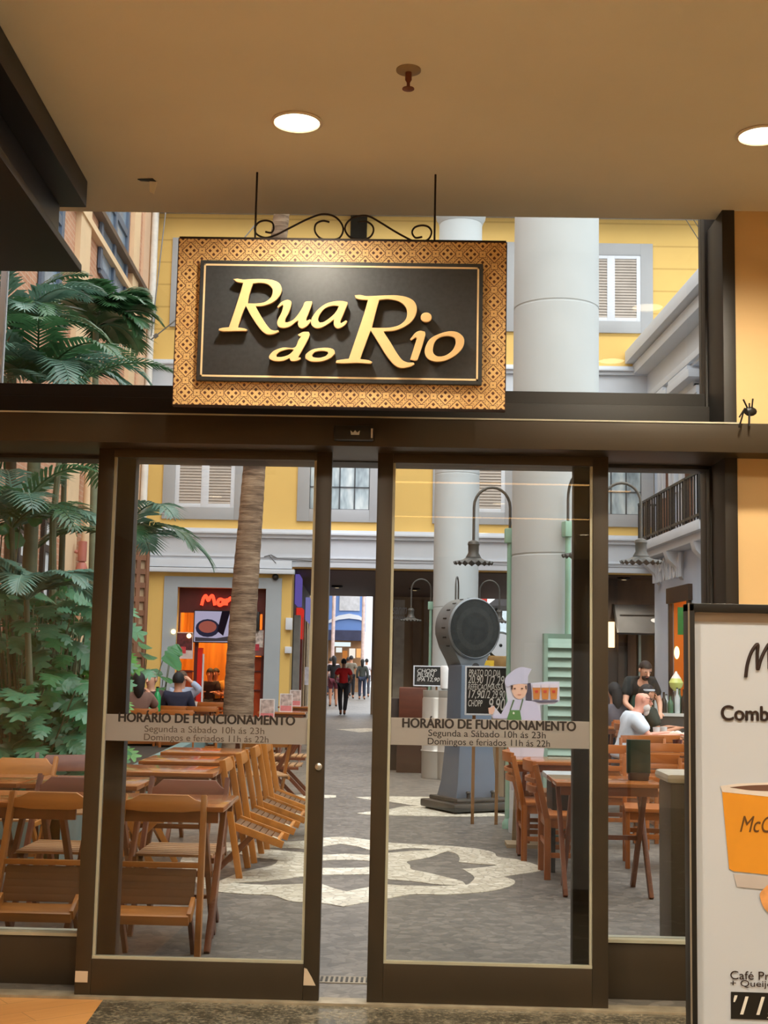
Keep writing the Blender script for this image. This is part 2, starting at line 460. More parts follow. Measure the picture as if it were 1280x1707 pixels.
# small fittings on the leaves
p = at(531, 1278, YD)
l = MB().lathe([(.016,0),(.016,.008),(.008,.012)], 14, M=Matrix.Rotation(PI/2, 3, 'X')).build('lock', CHROME, d1, smooth=True, loc=(p.x, YD, p.z))
l['label'] = 'small chrome lock cylinder on the left leaf'
TAPE = plain('cream_tape', (196, 176, 150), .7)
p = at(135, 1628, YD)
MB().box(p.x-.026, p.x+.03, YD-.002, YD+.004, p.z-.024, p.z+.024).build('corner_tape', TAPE, d1)['label'] = 'square of cream tape on the lower left corner'
p = at(515, 1627, YD)
MB().prism([(p.x-.024,YD-.002,p.z-.04),(p.x+.03,YD-.002,p.z-.04),(p.x+.012,YD-.002,p.z-.005),(p.x-.01,YD-.002,p.z+.03),(p.x-.022,YD-.002,p.z+.034)], (0,.005,0)).build('worn_patch', TAPE, d1)
# threshold, drain
tag(MB().box(-1.9, 1.25, YD-.03, YD+.07, -.02, .012).build('trim_threshold', plain('worn_threshold', (150,138,116), .5, .3, .25, 12), bevel=.003), 'worn pale threshold rail under the sliding doors', 'threshold', kind='structure')
ga = onz(535, 1620, 0); gb = onz(612, 1620, 0)
dr = thing('drain_grate', 'narrow slotted drain grate in the floor between the door leaves', 'drain', (0,0,0))
m = MB(); m.box(-1.9, 1.25, 6.27, 6.40, -.04, .004)
m.build('grate_body', plain('drain_steel', (150,138,118), .5, .4), dr)
xx = -1.86; ms = MB()
while xx < 1.22:
    ms.box(xx, xx+.012, 6.29, 6.38, .003, .006); xx += .024*1.0
ms.build('slot', BLACK, dr)

# motion sensor
p0 = at(558, 712, YH); p1 = at(623, 737, YH)
s = thing('motion_sensor', 'black motion sensor box with a small crown mark on the header', 'sensor', ((p0.x+p1.x)/2, YH, (p0.z+p1.z)/2))
hw = (p1.x-p0.x)/2; hh = (p0.z-p1.z)/2
MB().box(-hw, hw, -.05, -.001, -hh, hh).build('sensor_body', BLACK, s, bevel=.006)
MB().box(hw-.012, hw-.004, -.052, -.03, -hh*.7, hh*.6).build('sensor_edge', CHROME, s)
cw = .018
filled('crown_mark', [[(-cw,-.010),(cw,-.010),(cw*1.2,.010),(cw*.5,.000),(0,.011),(-cw*.5,.000),(-cw*1.2,.010)]], CHROME, .001, s, facing((.006, -.0515, 0)))

# wall bracket mess right
p = at(1250, 690, 6.0)
br_ = MB()
for k in range(7):
    a = random.uniform(-1, 1)
    br_.tube([(0,0,0), (a*.03, -.01, random.uniform(-.02,.06)), (a*.06, -.015, random.uniform(-.07,.07))], .004, 5)
br_.ell((0,-.005,.01), .03,.012,.022, 8, 6)
o = br_.build('cable_tangle', BLACK, smooth=True, loc=(p.x, 6.0-.3, at(1250,690,5.7).z)); o.location = at(1250, 690, YH-.012)
tag(o, 'small tangle of black cable ends on the header at the right', 'cable')

# ceiling fittings
LAMP = glow('lamp_disc', (255, 232, 190), 9.0)
def downlight(x, y, label, grp='ceiling downlights', energy=135, first=[None]):
    if first[0] is None:
        t_ = thing('ceiling_downlight', label, 'ceiling light', (x, y, ZC), group=grp)
        MB().lathe([(.100,0),(.104,-.006),(.092,-.010),(.090,-.004)], 32).build('trim_ring', plain('lamp_ring', (222,205,180), .5), t_, smooth=True)
        MB().lathe([(.0895,-.004),(.06,-.007),(.001,-.008)], 32).build('diffuser', LAMP, t_, smooth=True)
        first[0] = t_
    else:
        t_ = dup(first[0], label, (x, y, ZC))
    ld = bpy.data.lights.new('downlight_bulb', 'SPOT'); ld.energy = energy; ld.color = (1, .90, .72); ld.spot_size = R(150); ld.spot_blend = .8; ld.shadow_soft_size = .09
    lo = bpy.data.objects.new('bulb', ld); COL.objects.link(lo); lo.parent = t_; lo.location = (0,0,-.02)
    return t_
p = onz(495, 202, ZC); q = onz(1270, 224, ZC)
downlight(p.x, p.y, 'round lit ceiling downlight above the hanging sign')
downlight(q.x, q.y, 'round lit ceiling downlight cut by the right edge')
for (x, y) in ((p.x, p.y-1.37), (q.x, q.y-1.37), (p.x, 2.2), (q.x, 2.2), (p.x, -.6), (3.1,-1.3), (1.15,-5.2), (1.17,-9.1), (2.8,-9.1), (-2.6, 3.0), (-2.6, -.5), (-2.6,-5), (3.3, 2.0)):  # some mirrored in the glass, the others added to brighten the hall
    downlight(x, y, 'round ceiling downlight behind the viewer, one of a set partly mirrored, partly added for light', 'downlights behind the viewer', 290 if y < 1 else 135)
for y in (-2.9, -6.4):
    ls = thing('linear_ceiling_light', 'long warm linear ceiling light seen mirrored in the door glass, %s one' % ('nearer' if y > -5 else 'farther'), 'ceiling light', (1.1, y, ZC), group='linear ceiling lights')
    MB().box(-1.5,1.5,-.05,.05,-.06,0).build('light_housing', WHITE, ls)
    MB().box(-1.48,1.48,-.045,.045,-.066,-.06).build('diffuser', glow('linear_glow', (255, 196, 120), 8.0), ls)
p = onz(681, 116, ZC)
sp = thing('sprinkler', 'small ceiling sprinkler head with a round plate', 'sprinkler', (p.x, p.y, ZC))
MB().lathe([(.045,0),(.045,-.006),(.03,-.012)], 24).build('ceiling_plate', plain('dull_plate', (150,130,100), .5,.3), sp, smooth=True)
MB().lathe([(.012,-.01),(.012,-.04),(.006,-.05),(.006,-.07),(.022,-.072),(.022,-.075),(.002,-.078)], 14).build('nozzle', plain('red_brass', (110,60,40), .4,.6), sp, smooth=True)
p = onz(244, 298, ZC)
m = MB().prism([(p.x-.04,p.y,ZC-.001),(p.x+.03,p.y-.01,ZC-.001),(p.x+.04,p.y+.03,ZC-.001),(p.x-.03,p.y+.02,ZC-.001)], (0,0,-.003))
o = m.build('ceiling_hole', BLACK); tag(o, 'small dark torn hole in the ceiling with a hanging paint flake', 'hole')
MB().prism([(p.x+.01,p.y+.02,ZC-.003),(p.x+.045,p.y+.025,ZC-.003),(p.x+.03,p.y+.03,ZC-.06),(p.x+.01,p.y+.03,ZC-.05)], (0,.003,0)).build('paint_flake', CEIL, o)

# dark beam upper left
STEEL = plain('dark_painted_steel', (30, 23, 15), .5, .2, .12, 3)
c1 = at(144, 346, 5.6); c2 = at(136, 454, 5.6)
zu = c1.z; zl = c2.z
m = MB()
m.prism([(c1.x,5.6,zu),(c1.x+.23,0,zu),(c1.x-1.4,0,zu),(c1.x-1.4,5.6,zu)], (0,0,ZC-zu-.002))
m.prism([(c1.x-.115,5.58,zl+.03),(c1.x-.115+.23,0,zl+.03),(c1.x-.2,0,zl+.03),(c1.x-.235,5.58,zl+.03)], (0,0,zu-zl-.03))
m.prism([(c2.x,5.6,zl),(c2.x+.23,0,zl),(c2.x-.3,0,zl),(c2.x-.42,5.6,zl)], (0,0,.035))
m.prism([(c2.x-.2,5.45,zl+.002),(c2.x-.2,5.6,zl+.002),(c2.x-1.6,5.6,zl+.002),(c2.x-1.6,5.45,zl+.002)], (0,0,.16))
tag(m.build('ceiling_beam', STEEL, bevel=.004), 'dark painted steel beam with stepped flanges at the upper left', 'beam', kind='structure')

# ================================================================== HANGING SIGN
YSG = 5.45
tl_, tr_, br2, bl_ = at(297,393,YSG), at(845,410,YSG), at(840,683,YSG), at(290,673,YSG)
cx = (tl_.x+tr_.x+br2.x+bl_.x)/4; cz = (tl_.z+tr_.z+br2.z+bl_.z)/4
W = ((tr_.x-tl_.x)+(br2.x-bl_.x))/2; H = ((tl_.z-bl_.z)+(tr_.z-br2.z))/2
t = NT('patterned_gold_tiles')
sx_ = t.n('ShaderNodeSeparateXYZ'); t.l(t.coord(), sx_.inputs[0])
su = W/28; sv = H/14
u = t.math('DIVIDE', sx_.outputs[0], su); v = t.math('DIVIDE', sx_.outputs[2], sv)
a = t.math('MULTIPLY', t.math('SUBTRACT', t.math('ADD', u, v), 1), .5); b = t.math('MULTIPLY', t.math('SUBTRACT', t.math('SUBTRACT', u, v), 1), .5)
da = t.math('SUBTRACT', a, t.math('ROUND', a)); db = t.math('SUBTRACT', b, t.math('ROUND', b))
du = t.math('ABSOLUTE', t.math('ADD', da, db)); dv = t.math('ABSOLUTE', t.math('SUBTRACT', da, db))
Mx = t.math('MAXIMUM', du, dv); mn = t.math('MINIMUM', du, dv)
pet = t.math('LESS_THAN', t.math('ADD', t.math('ABSOLUTE', t.math('SUBTRACT', Mx, .31)), mn), .155)
pet2 = t.math('LESS_THAN', t.math('MAXIMUM', t.math('ABSOLUTE', t.math('SUBTRACT', Mx, .33)), mn), .095)
ada = t.math('MAXIMUM', t.math('ABSOLUTE', da), t.math('ABSOLUTE', db))
l1 = t.math('LESS_THAN', t.math('ABSOLUTE', t.math('SUBTRACT', ada, .36)), .02)
sq = t.math('MAXIMUM', t.math('SUBTRACT', 1, Mx), mn)
out_ = t.math('GREATER_THAN', sq, .27)
ring = t.math('LESS_THAN', t.math('ABSOLUTE', t.math('SUBTRACT', sq, .285)), .02)
dotf = t.math('LESS_THAN', t.math('ADD', t.math('ABSOLUTE', t.math('SUBTRACT', ada, .455)), t.math('ABSOLUTE', t.math('SUBTRACT', t.math('FRACT', t.math('MULTIPLY', Mx, 6)), .5))), .12)
cdot = t.math('LESS_THAN', sq, .05)
dk = t.math('MAXIMUM', t.math('MAXIMUM', pet, pet2), t.math('MAXIMUM', t.math('MULTIPLY', t.math('MAXIMUM', l1, dotf), out_), t.math('MAXIMUM', ring, cdot)))
nz = t.noise(t.coord(), 8, 3)
gold = t.ramp(nz, [(.3, lin(206,164,104)), (.7, lin(226,188,128))])
t.bsdf(t.mix(dk, gold, lin(84,42,18)), .45, 0, bump=dk, bstr=-.15, bdist=.002); GOLDT = t.m
GOLD = plain('gold_letter', (230, 192, 136), .42, 0, .06, 4)
t = NT('slate_panel'); nz = t.noise(t.coord(), 60, 3)
t.bsdf(t.ramp(nz, [(.3, lin(47,50,53)), (.7, lin(55,58,61))]), .5); SLATE = t.m
sg = thing('hanging_sign', 'large black and gold patterned sign hanging over the doors, reading Rua do Rio', 'sign', (cx, YSG, cz))
bw = W*40/548; bh = H*40/275
m = MB(); x0,x1,z0,z1 = -W/2, W/2, -H/2, H/2
m.box(x0,x0+bw,0,.045,z0,z1); m.box(x1-bw,x1,0,.045,z0,z1); m.box(x0+bw,x1-bw,0,.045,z1-bh,z1); m.box(x0+bw,x1-bw,0,.045,z0,z0+bh)
m.build('patterned_border', GOLDT, sg)
m = MB(); e = .004
m.box(x0-e,x1+e,.002,.05,z1,z1+e); m.box(x0-e,x1+e,.002,.05,z0-e,z0); m.box(x0-e,x0,.002,.05,z0,z1); m.box(x1,x1+e,.002,.05,z0,z1)
m.build('edge_frame', plain('dark_brown_edge', (52,26,16), .5), sg)
px_ = W/2-bw+.004; pz_ = H/2-bh+.006
pn = MB().box(-px_,px_,-.022,.02,-pz_,pz_).build('panel', SLATE, sg, bevel=.004)
m = MB(); i_ = .017; th = .008
m.box(-px_+i_,px_-i_,-.0235,-.0215,pz_-i_-th,pz_-i_); m.box(-px_+i_,px_-i_,-.0235,-.0215,-pz_+i_,-pz_+i_+th)
m.box(-px_+i_,-px_+i_+th,-.0235,-.0215,-pz_+i_,pz_-i_); m.box(px_-i_-th,px_-i_,-.0235,-.0215,-pz_+i_,pz_-i_)
m.build('border_line', plain('cream_line', (232,206,160), .5), pn)
def sp2(x, y, ox, oy, k):
    q = at(ox+x/k, oy+y/k, YSG-.05); return (q.x-cx, q.z-cz)
A = (350, 450, 5.333); B = (550, 480, 5.333)
LET = [
 (A, [[(215,88),(245,110),(300,118),(270,220),(215,390),(172,515),(120,520),(85,528),(82,540),(120,548),(250,545),(325,545),(330,535),(300,525),(245,518),(285,400),(320,316),(360,395),(420,490),(475,555),(520,578),(570,572),(612,552),(608,542),(575,545),(540,535),(500,490),(450,410),(403,325),(470,322),(560,290),(620,230),(637,175),(615,125),(560,98),(480,88),(380,88),(300,93),(250,86)],
      [(382,122),(450,116),(515,130),(556,170),(560,205),(540,255),(490,292),(420,304),(333,304),(350,220)]]),
 (A, [[(603,330),(640,290),(690,272),(720,285),(722,310),(705,370),(670,440),(668,470),(690,472),(740,450),(790,395),(830,330),(850,290),(905,285),(908,300),(880,380),(855,440),(858,460),(890,445),(900,455),(870,495),(830,520),(800,515),(785,490),(790,450),(770,460),(720,500),(660,518),(615,510),(600,475),(610,440),(640,380),(655,330),(650,310),(625,325),(610,340)]]),
 (A, [[(1220,292),(1175,283),(1110,285),(1030,308),(955,365),(905,440),(905,490),(940,518),(990,515),(1050,482),(1105,440),(1103,490),(1125,520),(1160,518),(1200,490),(1218,462),(1208,455),(1165,482),(1158,460),(1190,385),(1222,305)],
      [(1150,325),(1090,320),(1020,345),(975,400),(960,450),(975,475),(1010,470),(1070,430),(1120,380)]]),
 (A, [[(785,580),(830,558),(875,556),(885,575),(868,625),(820,715),(780,785),(805,783),(808,795),(770,810),(725,812),(712,795),(714,782),(650,810),(580,812),(535,795),(530,770),(570,725),(650,697),(755,695),(790,630),(820,585),(800,592)],
      [(752,712),(690,708),(620,730),(590,760),(595,780),(650,778),(710,755)]]),
 (A, [[(1100,715),(1110,745),(1070,785),(990,815),(900,815),(850,790),(855,755),(910,715),(990,700),(1060,700)], [(1055,745),(1045,728),(985,722),(930,735),(905,765),(920,782),(975,788),(1030,772)]]),
 (B, [[(225,72),(232,92),(270,105),(340,110),(300,250),(240,430),(170,635),(110,642),(60,650),(55,668),(120,672),(250,668),(360,675),(372,662),(340,648),(265,638),(300,540),(362,376),(420,470),(500,600),(560,675),(610,708),(660,712),(720,698),(748,680),(740,670),(690,668),(640,645),(590,580),(530,480),(470,388),(580,380),(690,330),(750,265),(770,190),(745,125),(680,88),(580,72),(450,75),(330,80),(270,70)],
      [(435,110),(520,102),(610,120),(670,165),(688,220),(675,285),(620,335),(540,358),(450,362),(370,360),(405,220)]]),
 (B, [[(715,460),(760,405),(800,388),(840,395),(845,415),(820,510),(775,640),(755,648),(715,640),(740,560),(775,450),(760,440),(722,468)]]),
 (B, [[(855+46*math.cos(2*PI*k/16), 265+40*math.sin(2*PI*k/16)) for k in range(16)]]),
 (B, [[(1180,440),(1190,490),(1165,550),(1100,610),(1010,650),(930,655),(870,630),(845,580),(850,530),(890,460),(970,415),(1060,392),(1130,400)], [(1110,450),(1118,500),(1090,560),(1030,605),(960,615),(920,590),(912,545),(935,475),(990,438),(1060,430)]]),
]
nm = ['letter']*7 + ['letter_dot', 'letter']
for (Z, loops), n_ in zip(LET, nm):
    ll = [[sp2(q.x, q.y, *Z) for q in smoothpts(lp, True, 6)] for lp in loops]
    filled(n_, ll, GOLD, .012, sg, facing((0,-.052,0)), bevel=.0012)
# shadow side of the raised letters put into dark colour, on spacers off the panel
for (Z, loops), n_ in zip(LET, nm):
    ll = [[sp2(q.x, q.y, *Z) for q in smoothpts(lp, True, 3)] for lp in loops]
    filled('letter_shadow_spacer', ll, plain('letter_shadow_side', (46,22,10), .6), .022, sg, facing((0,-.034,0)))
def scr(x, y):
    q = at(400+x/3.556, 340+y/3.556, YSG+.02); return (q.x-cx, .02, q.z-cz)
S1 = [(150,165),(185,170),(200,145),(190,110),(150,98),(110,110),(88,145),(100,180),(150,200),(210,185),(300,140),(400,90),(480,62),(545,68),(590,100),(612,150),(590,200),(540,212),(480,205),(445,165),(450,120),(490,100),(530,108)]
S2 = [(700,108),(750,105),(785,130),(790,165),(765,200),(710,212),(650,195),(622,150),(640,105),(690,75),(760,72),(840,115),(930,170),(1030,222),(1075,228),(1120,205),(1135,165),(1115,135),(1075,127),(1035,140),(1020,170),(1040,200),(1080,195)]
for S in (S1, S2):
    MB().tube([scr(q.x, q.y) for q in smoothpts(S, False, 5)], .0045, 6).build('scroll', IRON, sg, smooth=True)
for (px, py) in ((425, 398), (724, 406)):
    q = at(px, py, YSG+.02)
    MB().tube([(q.x-cx,.02,q.z-cz-.02),(q.x-cx,.02,ZC-cz)], .0045, 8).build('hanging_rod', IRON, sg, smooth=True)
q = at(300, 396, YSG); MB().box(x0,x1,.005,.03,z1,z1+.012).build('top_rail', IRON, sg)

# ================================================================== POSTER STAND
YP = 3.4
pa = at(1147, 1300, YP); pt = at(1200, 1007, YP)
PW = .78; x0 = pa.x; zt = pt.z
ps = thing('poster_stand', 'tall black framed advertising stand with a white coffee poster at the right edge', 'poster stand', (x0+PW/2, YP, 0))
w2 = PW/2
m = MB(); fr = .016
m.box(-w2,-w2+fr,-.02,.05,0.03,zt); m.box(w2-fr,w2,-.02,.05,0.03,zt); m.box(-w2,w2,-.02,.05,zt-fr*1.4,zt); m.box(-w2,w2,-.02,.05,.03,.10)
m.build('stand_frame', BLACK, ps, bevel=.003)
MB().box(-w2-.002,-w2+.002,-.022,-.018,.1,zt).build('edge_highlight', CHROME, ps)
MB().box(-w2-.05,w2+.05,-.14,.16,0,.03).build('stand_base', BLACK, ps, bevel=.008)
t = NT('poster_paper'); nz = t.noise(t.coord(), 2, 2)
t.bsdf(t.ramp(nz, [(.3, lin(196,203,214)), (.7, lin(202,209,220))]), .3); PAPER = t.m
pst = MB().box(-w2+fr,w2-fr,0,.012,.10,zt-fr).build('poster', PAPER, ps)
MB().box(-w2+fr,w2-fr,-.001,.001,zt-fr*1.4-.024,zt-fr*1.4).build('poster_top_band', plain('beige_band', (176,166,160), .5), pst)
ox = x0+PW/2
def pp(px, py): q = at(px, py, YP); return (q.x-ox, q.z)
yy = -.0015
def flat(name, pts, m_, d=.001, sm=True, lift=0, px=True):
    P = [pp(*p) for p in pts]
    if sm: P = smoothpts(P, True, 6)
    return filled(name, [P], m_, d, pst, facing((0, yy-lift, 0)))
DKB = plain('dark_brown_ink', (40, 20, 14), .6)
def stroke(name, pts, r, m_, ox_, oy_, k, lift=0):
    P = [pp(ox_+a/k, oy_+b/k) for a, b in pts]; P = smoothpts(P, False, 6)
    MB().tube([(q.x, yy-lift, q.y) for q in P], r, 8, sq=1).build(name, m_, pst, smooth=True).scale = (1,1,1)
stroke('script_letter', [(535,1015),(560,830),(620,650),(705,545),(698,700),(705,905),(745,780),(800,650),(870,545),(868,700),(872,900)], .0045, DKB, 1180, 1010, 8.54)
for s_, cpx, cpy, wd_, ht, bold, sh in (('cCafé', 1345, 1105, 110, 52, .0, .25), ('Combo', 1250, 1189, 94, 24, .03, 0)):
    c_ = pp(cpx, cpy); text('poster_text', s_, DKB, wd_*YP/F, ht*YP/F, .0008, pst, facing((c_[0], yy, c_[1])), bold=bold, shear=sh)
YEL = plain('cup_yellow', (226, 152, 44), .4, 0, .1, 5)
flat('printed_cup', [(1203,1318),(1215,1448),(1222,1452),(1290,1459),(1345,1452),(1352,1446),(1372,1320),(1290,1328)], YEL, sm=False)
flat('printed_cup_foot', [(1222,1456),(1228,1478),(1290,1484),(1340,1478),(1344,1456),(1290,1462)], plain('cup_grey', (196,188,184), .5), sm=False)
flat('printed_rim', [(1200,1310),(1230,1306),(1290,1304),(1350,1306),(1375,1312),(1372,1322),(1290,1329),(1204,1320)], plain('cup_rim', (224,214,206), .5), lift=.0006, sm=False)
flat('printed_coffee', [(1216,1312),(1250,1309),(1300,1308),(1350,1311),(1300,1318),(1250,1317)], plain('cup_coffee', (110,78,66), .4), lift=.0012)
c_ = pp(1276, 1374); text('cup_script', 'McCafé', plain('cup_script_ink', (96,62,20), .6), 84*YP/F, 26*YP/F, .0006, pst, facing((c_[0], yy-.001, c_[1])), shear=.35)
flat('printed_bread', [(1266,1492),(1272,1482),(1290,1468),(1330,1466),(1352,1490),(1340,1520),(1300,1530),(1275,1516)], plain('bread_print', (226,160,96), .6, 0, .2, 30), lift=.0008)
for s_, l_, cpy, wd_ in (('Café Premium', 1217, 1625, 118), ('+ Queijo Quente', 1217, 1640, 132)):
    c_ = pp(l_, cpy); text('poster_text', s_, DKB, wd_*YP/F, 13*YP/F, .0006, pst, facing((c_[0], yy, c_[1])), align='LEFT')
flat('price_box', [(1218,1653),(1345,1657),(1345,1702),(1218,1698)], BLACK, sm=False)
c_ = pp(1222, 1677); text('price_text', "'11,90", plain('price_white', (226,224,216), .5), 118*YP/F, 34*YP/F, .0006, pst, facing((c_[0], yy-.001, c_[1])), align='LEFT', shear=.25)
# ================================================================== STREET
YF = 27.0
t = NT('grey_stone_setts'); p = t.pos()
vo = t.n('ShaderNodeTexVoronoi'); vo.inputs['Scale'].default_value = 16; t.l(p, vo.inputs['Vector'])
ve = t.n('ShaderNodeTexVoronoi', feature='DISTANCE_TO_EDGE'); ve.inputs['Scale'].default_value = 16; t.l(p, ve.inputs['Vector'])
sp_ = t.n('ShaderNodeSeparateColor'); t.l(vo.outputs['Color'], sp_.inputs[0])
n2 = t.noise(p, .8, 4); n3 = t.noise(p, 5, 4)
k = t.math('ADD', t.math('MULTIPLY', sp_.outputs[0], .35), t.math('ADD', t.math('MULTIPLY', n2, .45), t.math('MULTIPLY', n3, .3)))
base = t.ramp(k, [(.3, lin(86,81,74)), (.55, lin(110,103,94)), (.85, lin(136,128,117))])
jt = t.math('LESS_THAN', ve.outputs['Distance'], .06)
t.bsdf(t.mix(t.math('MULTIPLY', jt, .35), base, lin(80,74,68)), .5, 0, bump=ve.outputs['Distance'], bstr=.25, bdist=.01); SETT = t.m
t = NT('white_stone_setts'); p = t.pos()
vo = t.n('ShaderNodeTexVoronoi'); vo.inputs['Scale'].default_value = 15; t.l(p, vo.inputs['Vector'])
ve = t.n('ShaderNodeTexVoronoi', feature='DISTANCE_TO_EDGE'); ve.inputs['Scale'].default_value = 15; t.l(p, ve.inputs['Vector'])
sp_ = t.n('ShaderNodeSeparateColor'); t.l(vo.outputs['Color'], sp_.inputs[0])
base = t.ramp(sp_.outputs[0], [(.1, lin(196,186,164)), (.9, lin(226,218,198))])
jt = t.math('LESS_THAN', ve.outputs['Distance'], .07)
t.bsdf(t.mix(t.math('MULTIPLY', jt, .5), base, lin(140,130,112)), .5, 0, bump=ve.outputs['Distance'], bstr=.25, bdist=.01); SETW = t.m
tag(MB().box(-14,14,6.0,80,-.12,0).build('floor_street', SETT), 'grey stone paved street beyond the doors', 'ground', kind='structure')

def Z5(x, y): return (330+x/3.879, 1380+y/3.879)
def Z6(x, y): return (620+x/4.571, 1220+y/4.571)
def fl(P): return [(gx(*p).x, gx(*p).y) for p in P]
def inlay(loops, label):
    LL = [[(q.x, q.y) for q in smoothpts(fl(l), True, 4)] for l in loops]
    o = filled('pavement_inlay', LL, SETW, .006, None, Matrix.Translation((0,0,.001)))
    return tag(o, label, 'pavement inlay', kind='structure')
outer = [(345,1484),(407,1491),(454,1493),(485,1503),(536,1506),(572,1512),(614,1504),(643,1499),(664,1495),(692,1491),(742,1492),(777,1490),(817,1486),(850,1478),(858,1469),(839,1462),(870,1457),(900,1452),(895,1443),(861,1433),(830,1429),(823,1422),(799,1416),(751,1411),(692,1408),(646,1405),(617,1401),(577,1396),(539,1397),(508,1402),(433,1405),(363,1406),(318,1418),(300,1440),(318,1462)]
hR = [Z6(*p) for p in [(270,990),(430,960),(520,930),(575,912),(640,930),(668,965),(660,995),(760,1005),(960,1018),(900,1030),(690,1048),(760,1090),(780,1120),(740,1160),(715,1170),(680,1140),(560,1110),(420,1075),(300,1050),(290,1020)]]
hL = [Z5(*p) for p in [(130,190),(200,150),(340,190),(520,210),(480,245),(300,285),(200,320),(120,355),(80,310),(70,240)]]
sl1 = [Z5(220,360),Z5(450,345),Z5(690,315),Z5(800,306),Z5(1110,303),Z6(20,1112),Z6(115,1125),Z6(300,1140),Z6(500,1165),Z6(660,1172),Z6(500,1178),Z6(250,1175),Z6(110,1165),Z5(1110,385),Z5(1030,400),Z5(960,414),Z5(880,395),Z5(800,365),Z5(690,365),Z5(450,372)]
sl2 = [Z5(400,132),Z5(560,130),Z5(690,138),Z5(805,122),Z5(920,105),Z5(1040,125),Z5(1110,145),Z6(115,905),Z6(300,888),Z6(500,902),Z6(330,910),Z6(115,925),Z5(1110,178),Z5(960,170),Z5(805,177),Z5(690,162),Z5(540,150)]
m3 = [Z5(740,222),Z5(800,214),Z5(960,208),Z5(1110,216),Z5(1170,232),Z5(1110,256),Z5(960,262),Z5(800,262)]
inlay([outer, hR, hL, sl1, sl2, m3], 'large white stone medallion inlaid in the grey street floor')
inlay([[Z6(p[0],p[1]) for p in [(-130,500),(130,494),(450,500),(600,520),(560,566),(330,562),(130,534),(-60,512)]]], 'thin white stone band before the base of the antique scale')
inlay([[Z6(p[0],p[1]) for p in [(-120,622),(-40,612),(130,592),(250,570),(450,565),(700,585),(960,622),(1040,640),(700,648),(130,637),(-40,632)]]], 'white curved stone band between the scale and the medallion')
inlay([[Z6(p[0],p[1]) for p in [(205,215),(360,185),(590,190),(650,215),(590,252),(450,252),(400,235)]]], 'small white leaf shape inlaid left of the scale')
inlay([[(470,1328),(500,1325),(560,1326),(560,1330),(500,1331)]], 'short white stone line left of the door gap')
inlay([[(560,1216),(612,1214),(640,1217),(600,1221)]], 'faint white stone patch far along the street')

# ---------------------------------------------------------------- yellow building
t = NT('yellow_render'); p = t.pos(); s3 = t.n('ShaderNodeSeparateXYZ'); t.l(p, s3.inputs[0])
nz = t.noise(p, .7, 4)
zg = at(1130, 430, YF).z
gr = t.math('LESS_THAN', t.math('ABSOLUTE', t.math('SUBTRACT', t.math('FRACT', t.math('DIVIDE', t.math('SUBTRACT', s3.outputs[2], zg), .495)), .5)), .035)
up_ = t.math('GREATER_THAN', s3.outputs[2], 8.25)
c = lin(226,188,108)
t.bsdf(t.mix(t.math('MULTIPLY', t.math('MULTIPLY', gr, up_), .4), t.ramp(nz, [(.3, sc3(c,.95)), (.7, sc3(c,1.05))]), lin(150,116,50)), .75); YELLOW = t.m
GREYT = plain('grey_trim', (166, 168, 170), .65, 0, .04, 2)
BAND = plain('white_cornice', (206, 212, 220), .65, 0, .03, 2)
PINK = plain('pale_peach', (226, 190, 158), .75, 0, .05, 2)
xW0 = -7.5; xW1 = at(1092, 1000, YF).x+.5
xpo0 = at(293, 1080, YF).x; xpo1 = at(441, 1080, YF).x; zpo = at(366, 980, YF).z
xar0 = at(484, 1060, YF).x; xar1 = xW1; zar = at(640, 948, YF).z
m = MB()
m.box(xW0, xpo0, YF, YF+.5, 0, zar); m.box(xpo0, xpo1, YF, YF+.5, zpo, zar); m.box(xpo1, xar0, YF, YF+.5, 0, zar)
m.box(xW0, xW1+6, YF, YF+.5, zar, 15)
tag(m.build('wall_yellow', YELLOW), 'yellow rendered building closing the street, with grey window surrounds', 'building', kind='structure')
m = MB(); m.box(xW0, xW1+6, YF-.6, YF+.5, 11.25, 11.5); m.box(xW0, xW1+6, YF-.5, YF, 11.1, 11.25)  # out of view, added to darken the top storey
tag(m.build('trim_shading_eave', GREYT, bevel=.02), 'unseen eave added to shade the upper storey of the yellow building', 'eave', kind='structure')
def band(y_top, y_bot, label, x0=None):
    zt = at(440, y_top, YF).z; zb = at(440, y_bot, YF).z; h = zt-zb
    m = MB(); a = xW0 if x0 is None else x0; b = xW1+5
    m.box(a,b,YF-.16,YF,zb+h*.80,zt); m.box(a,b,YF-.22,YF,zb+h*.88,zb+h*.93)
    m.box(a,b,YF-.08,YF,zb+h*.30,zb+h*.80); m.box(a,b,YF-.11,YF,zb+h*.36,zb+h*.40)
    tag(m.build('trim_cornice', BAND, bevel=.008), label, 'cornice', kind='structure')
    return zb, zt, h
zb, zt, h = band(883, 957, 'lower white cornice band of the yellow building, over the arcade')
m = MB(); xl_ = xar0+.0
m.box(xW0, xl_, YF-.13, YF, zb+h*.12, zb+h*.30); m.box(xW0, xl_+.06, YF-.2, YF, zb, zb+h*.10)
m.box(xl_, xW1+1, YF-.06, YF, zar, zb+h*.30)
tag(m.build('trim_moulding', BAND, bevel=.008), 'stepped white moulding under the lower cornice', 'cornice', kind='structure')
band(604, 676, 'upper white cornice band of the yellow building')
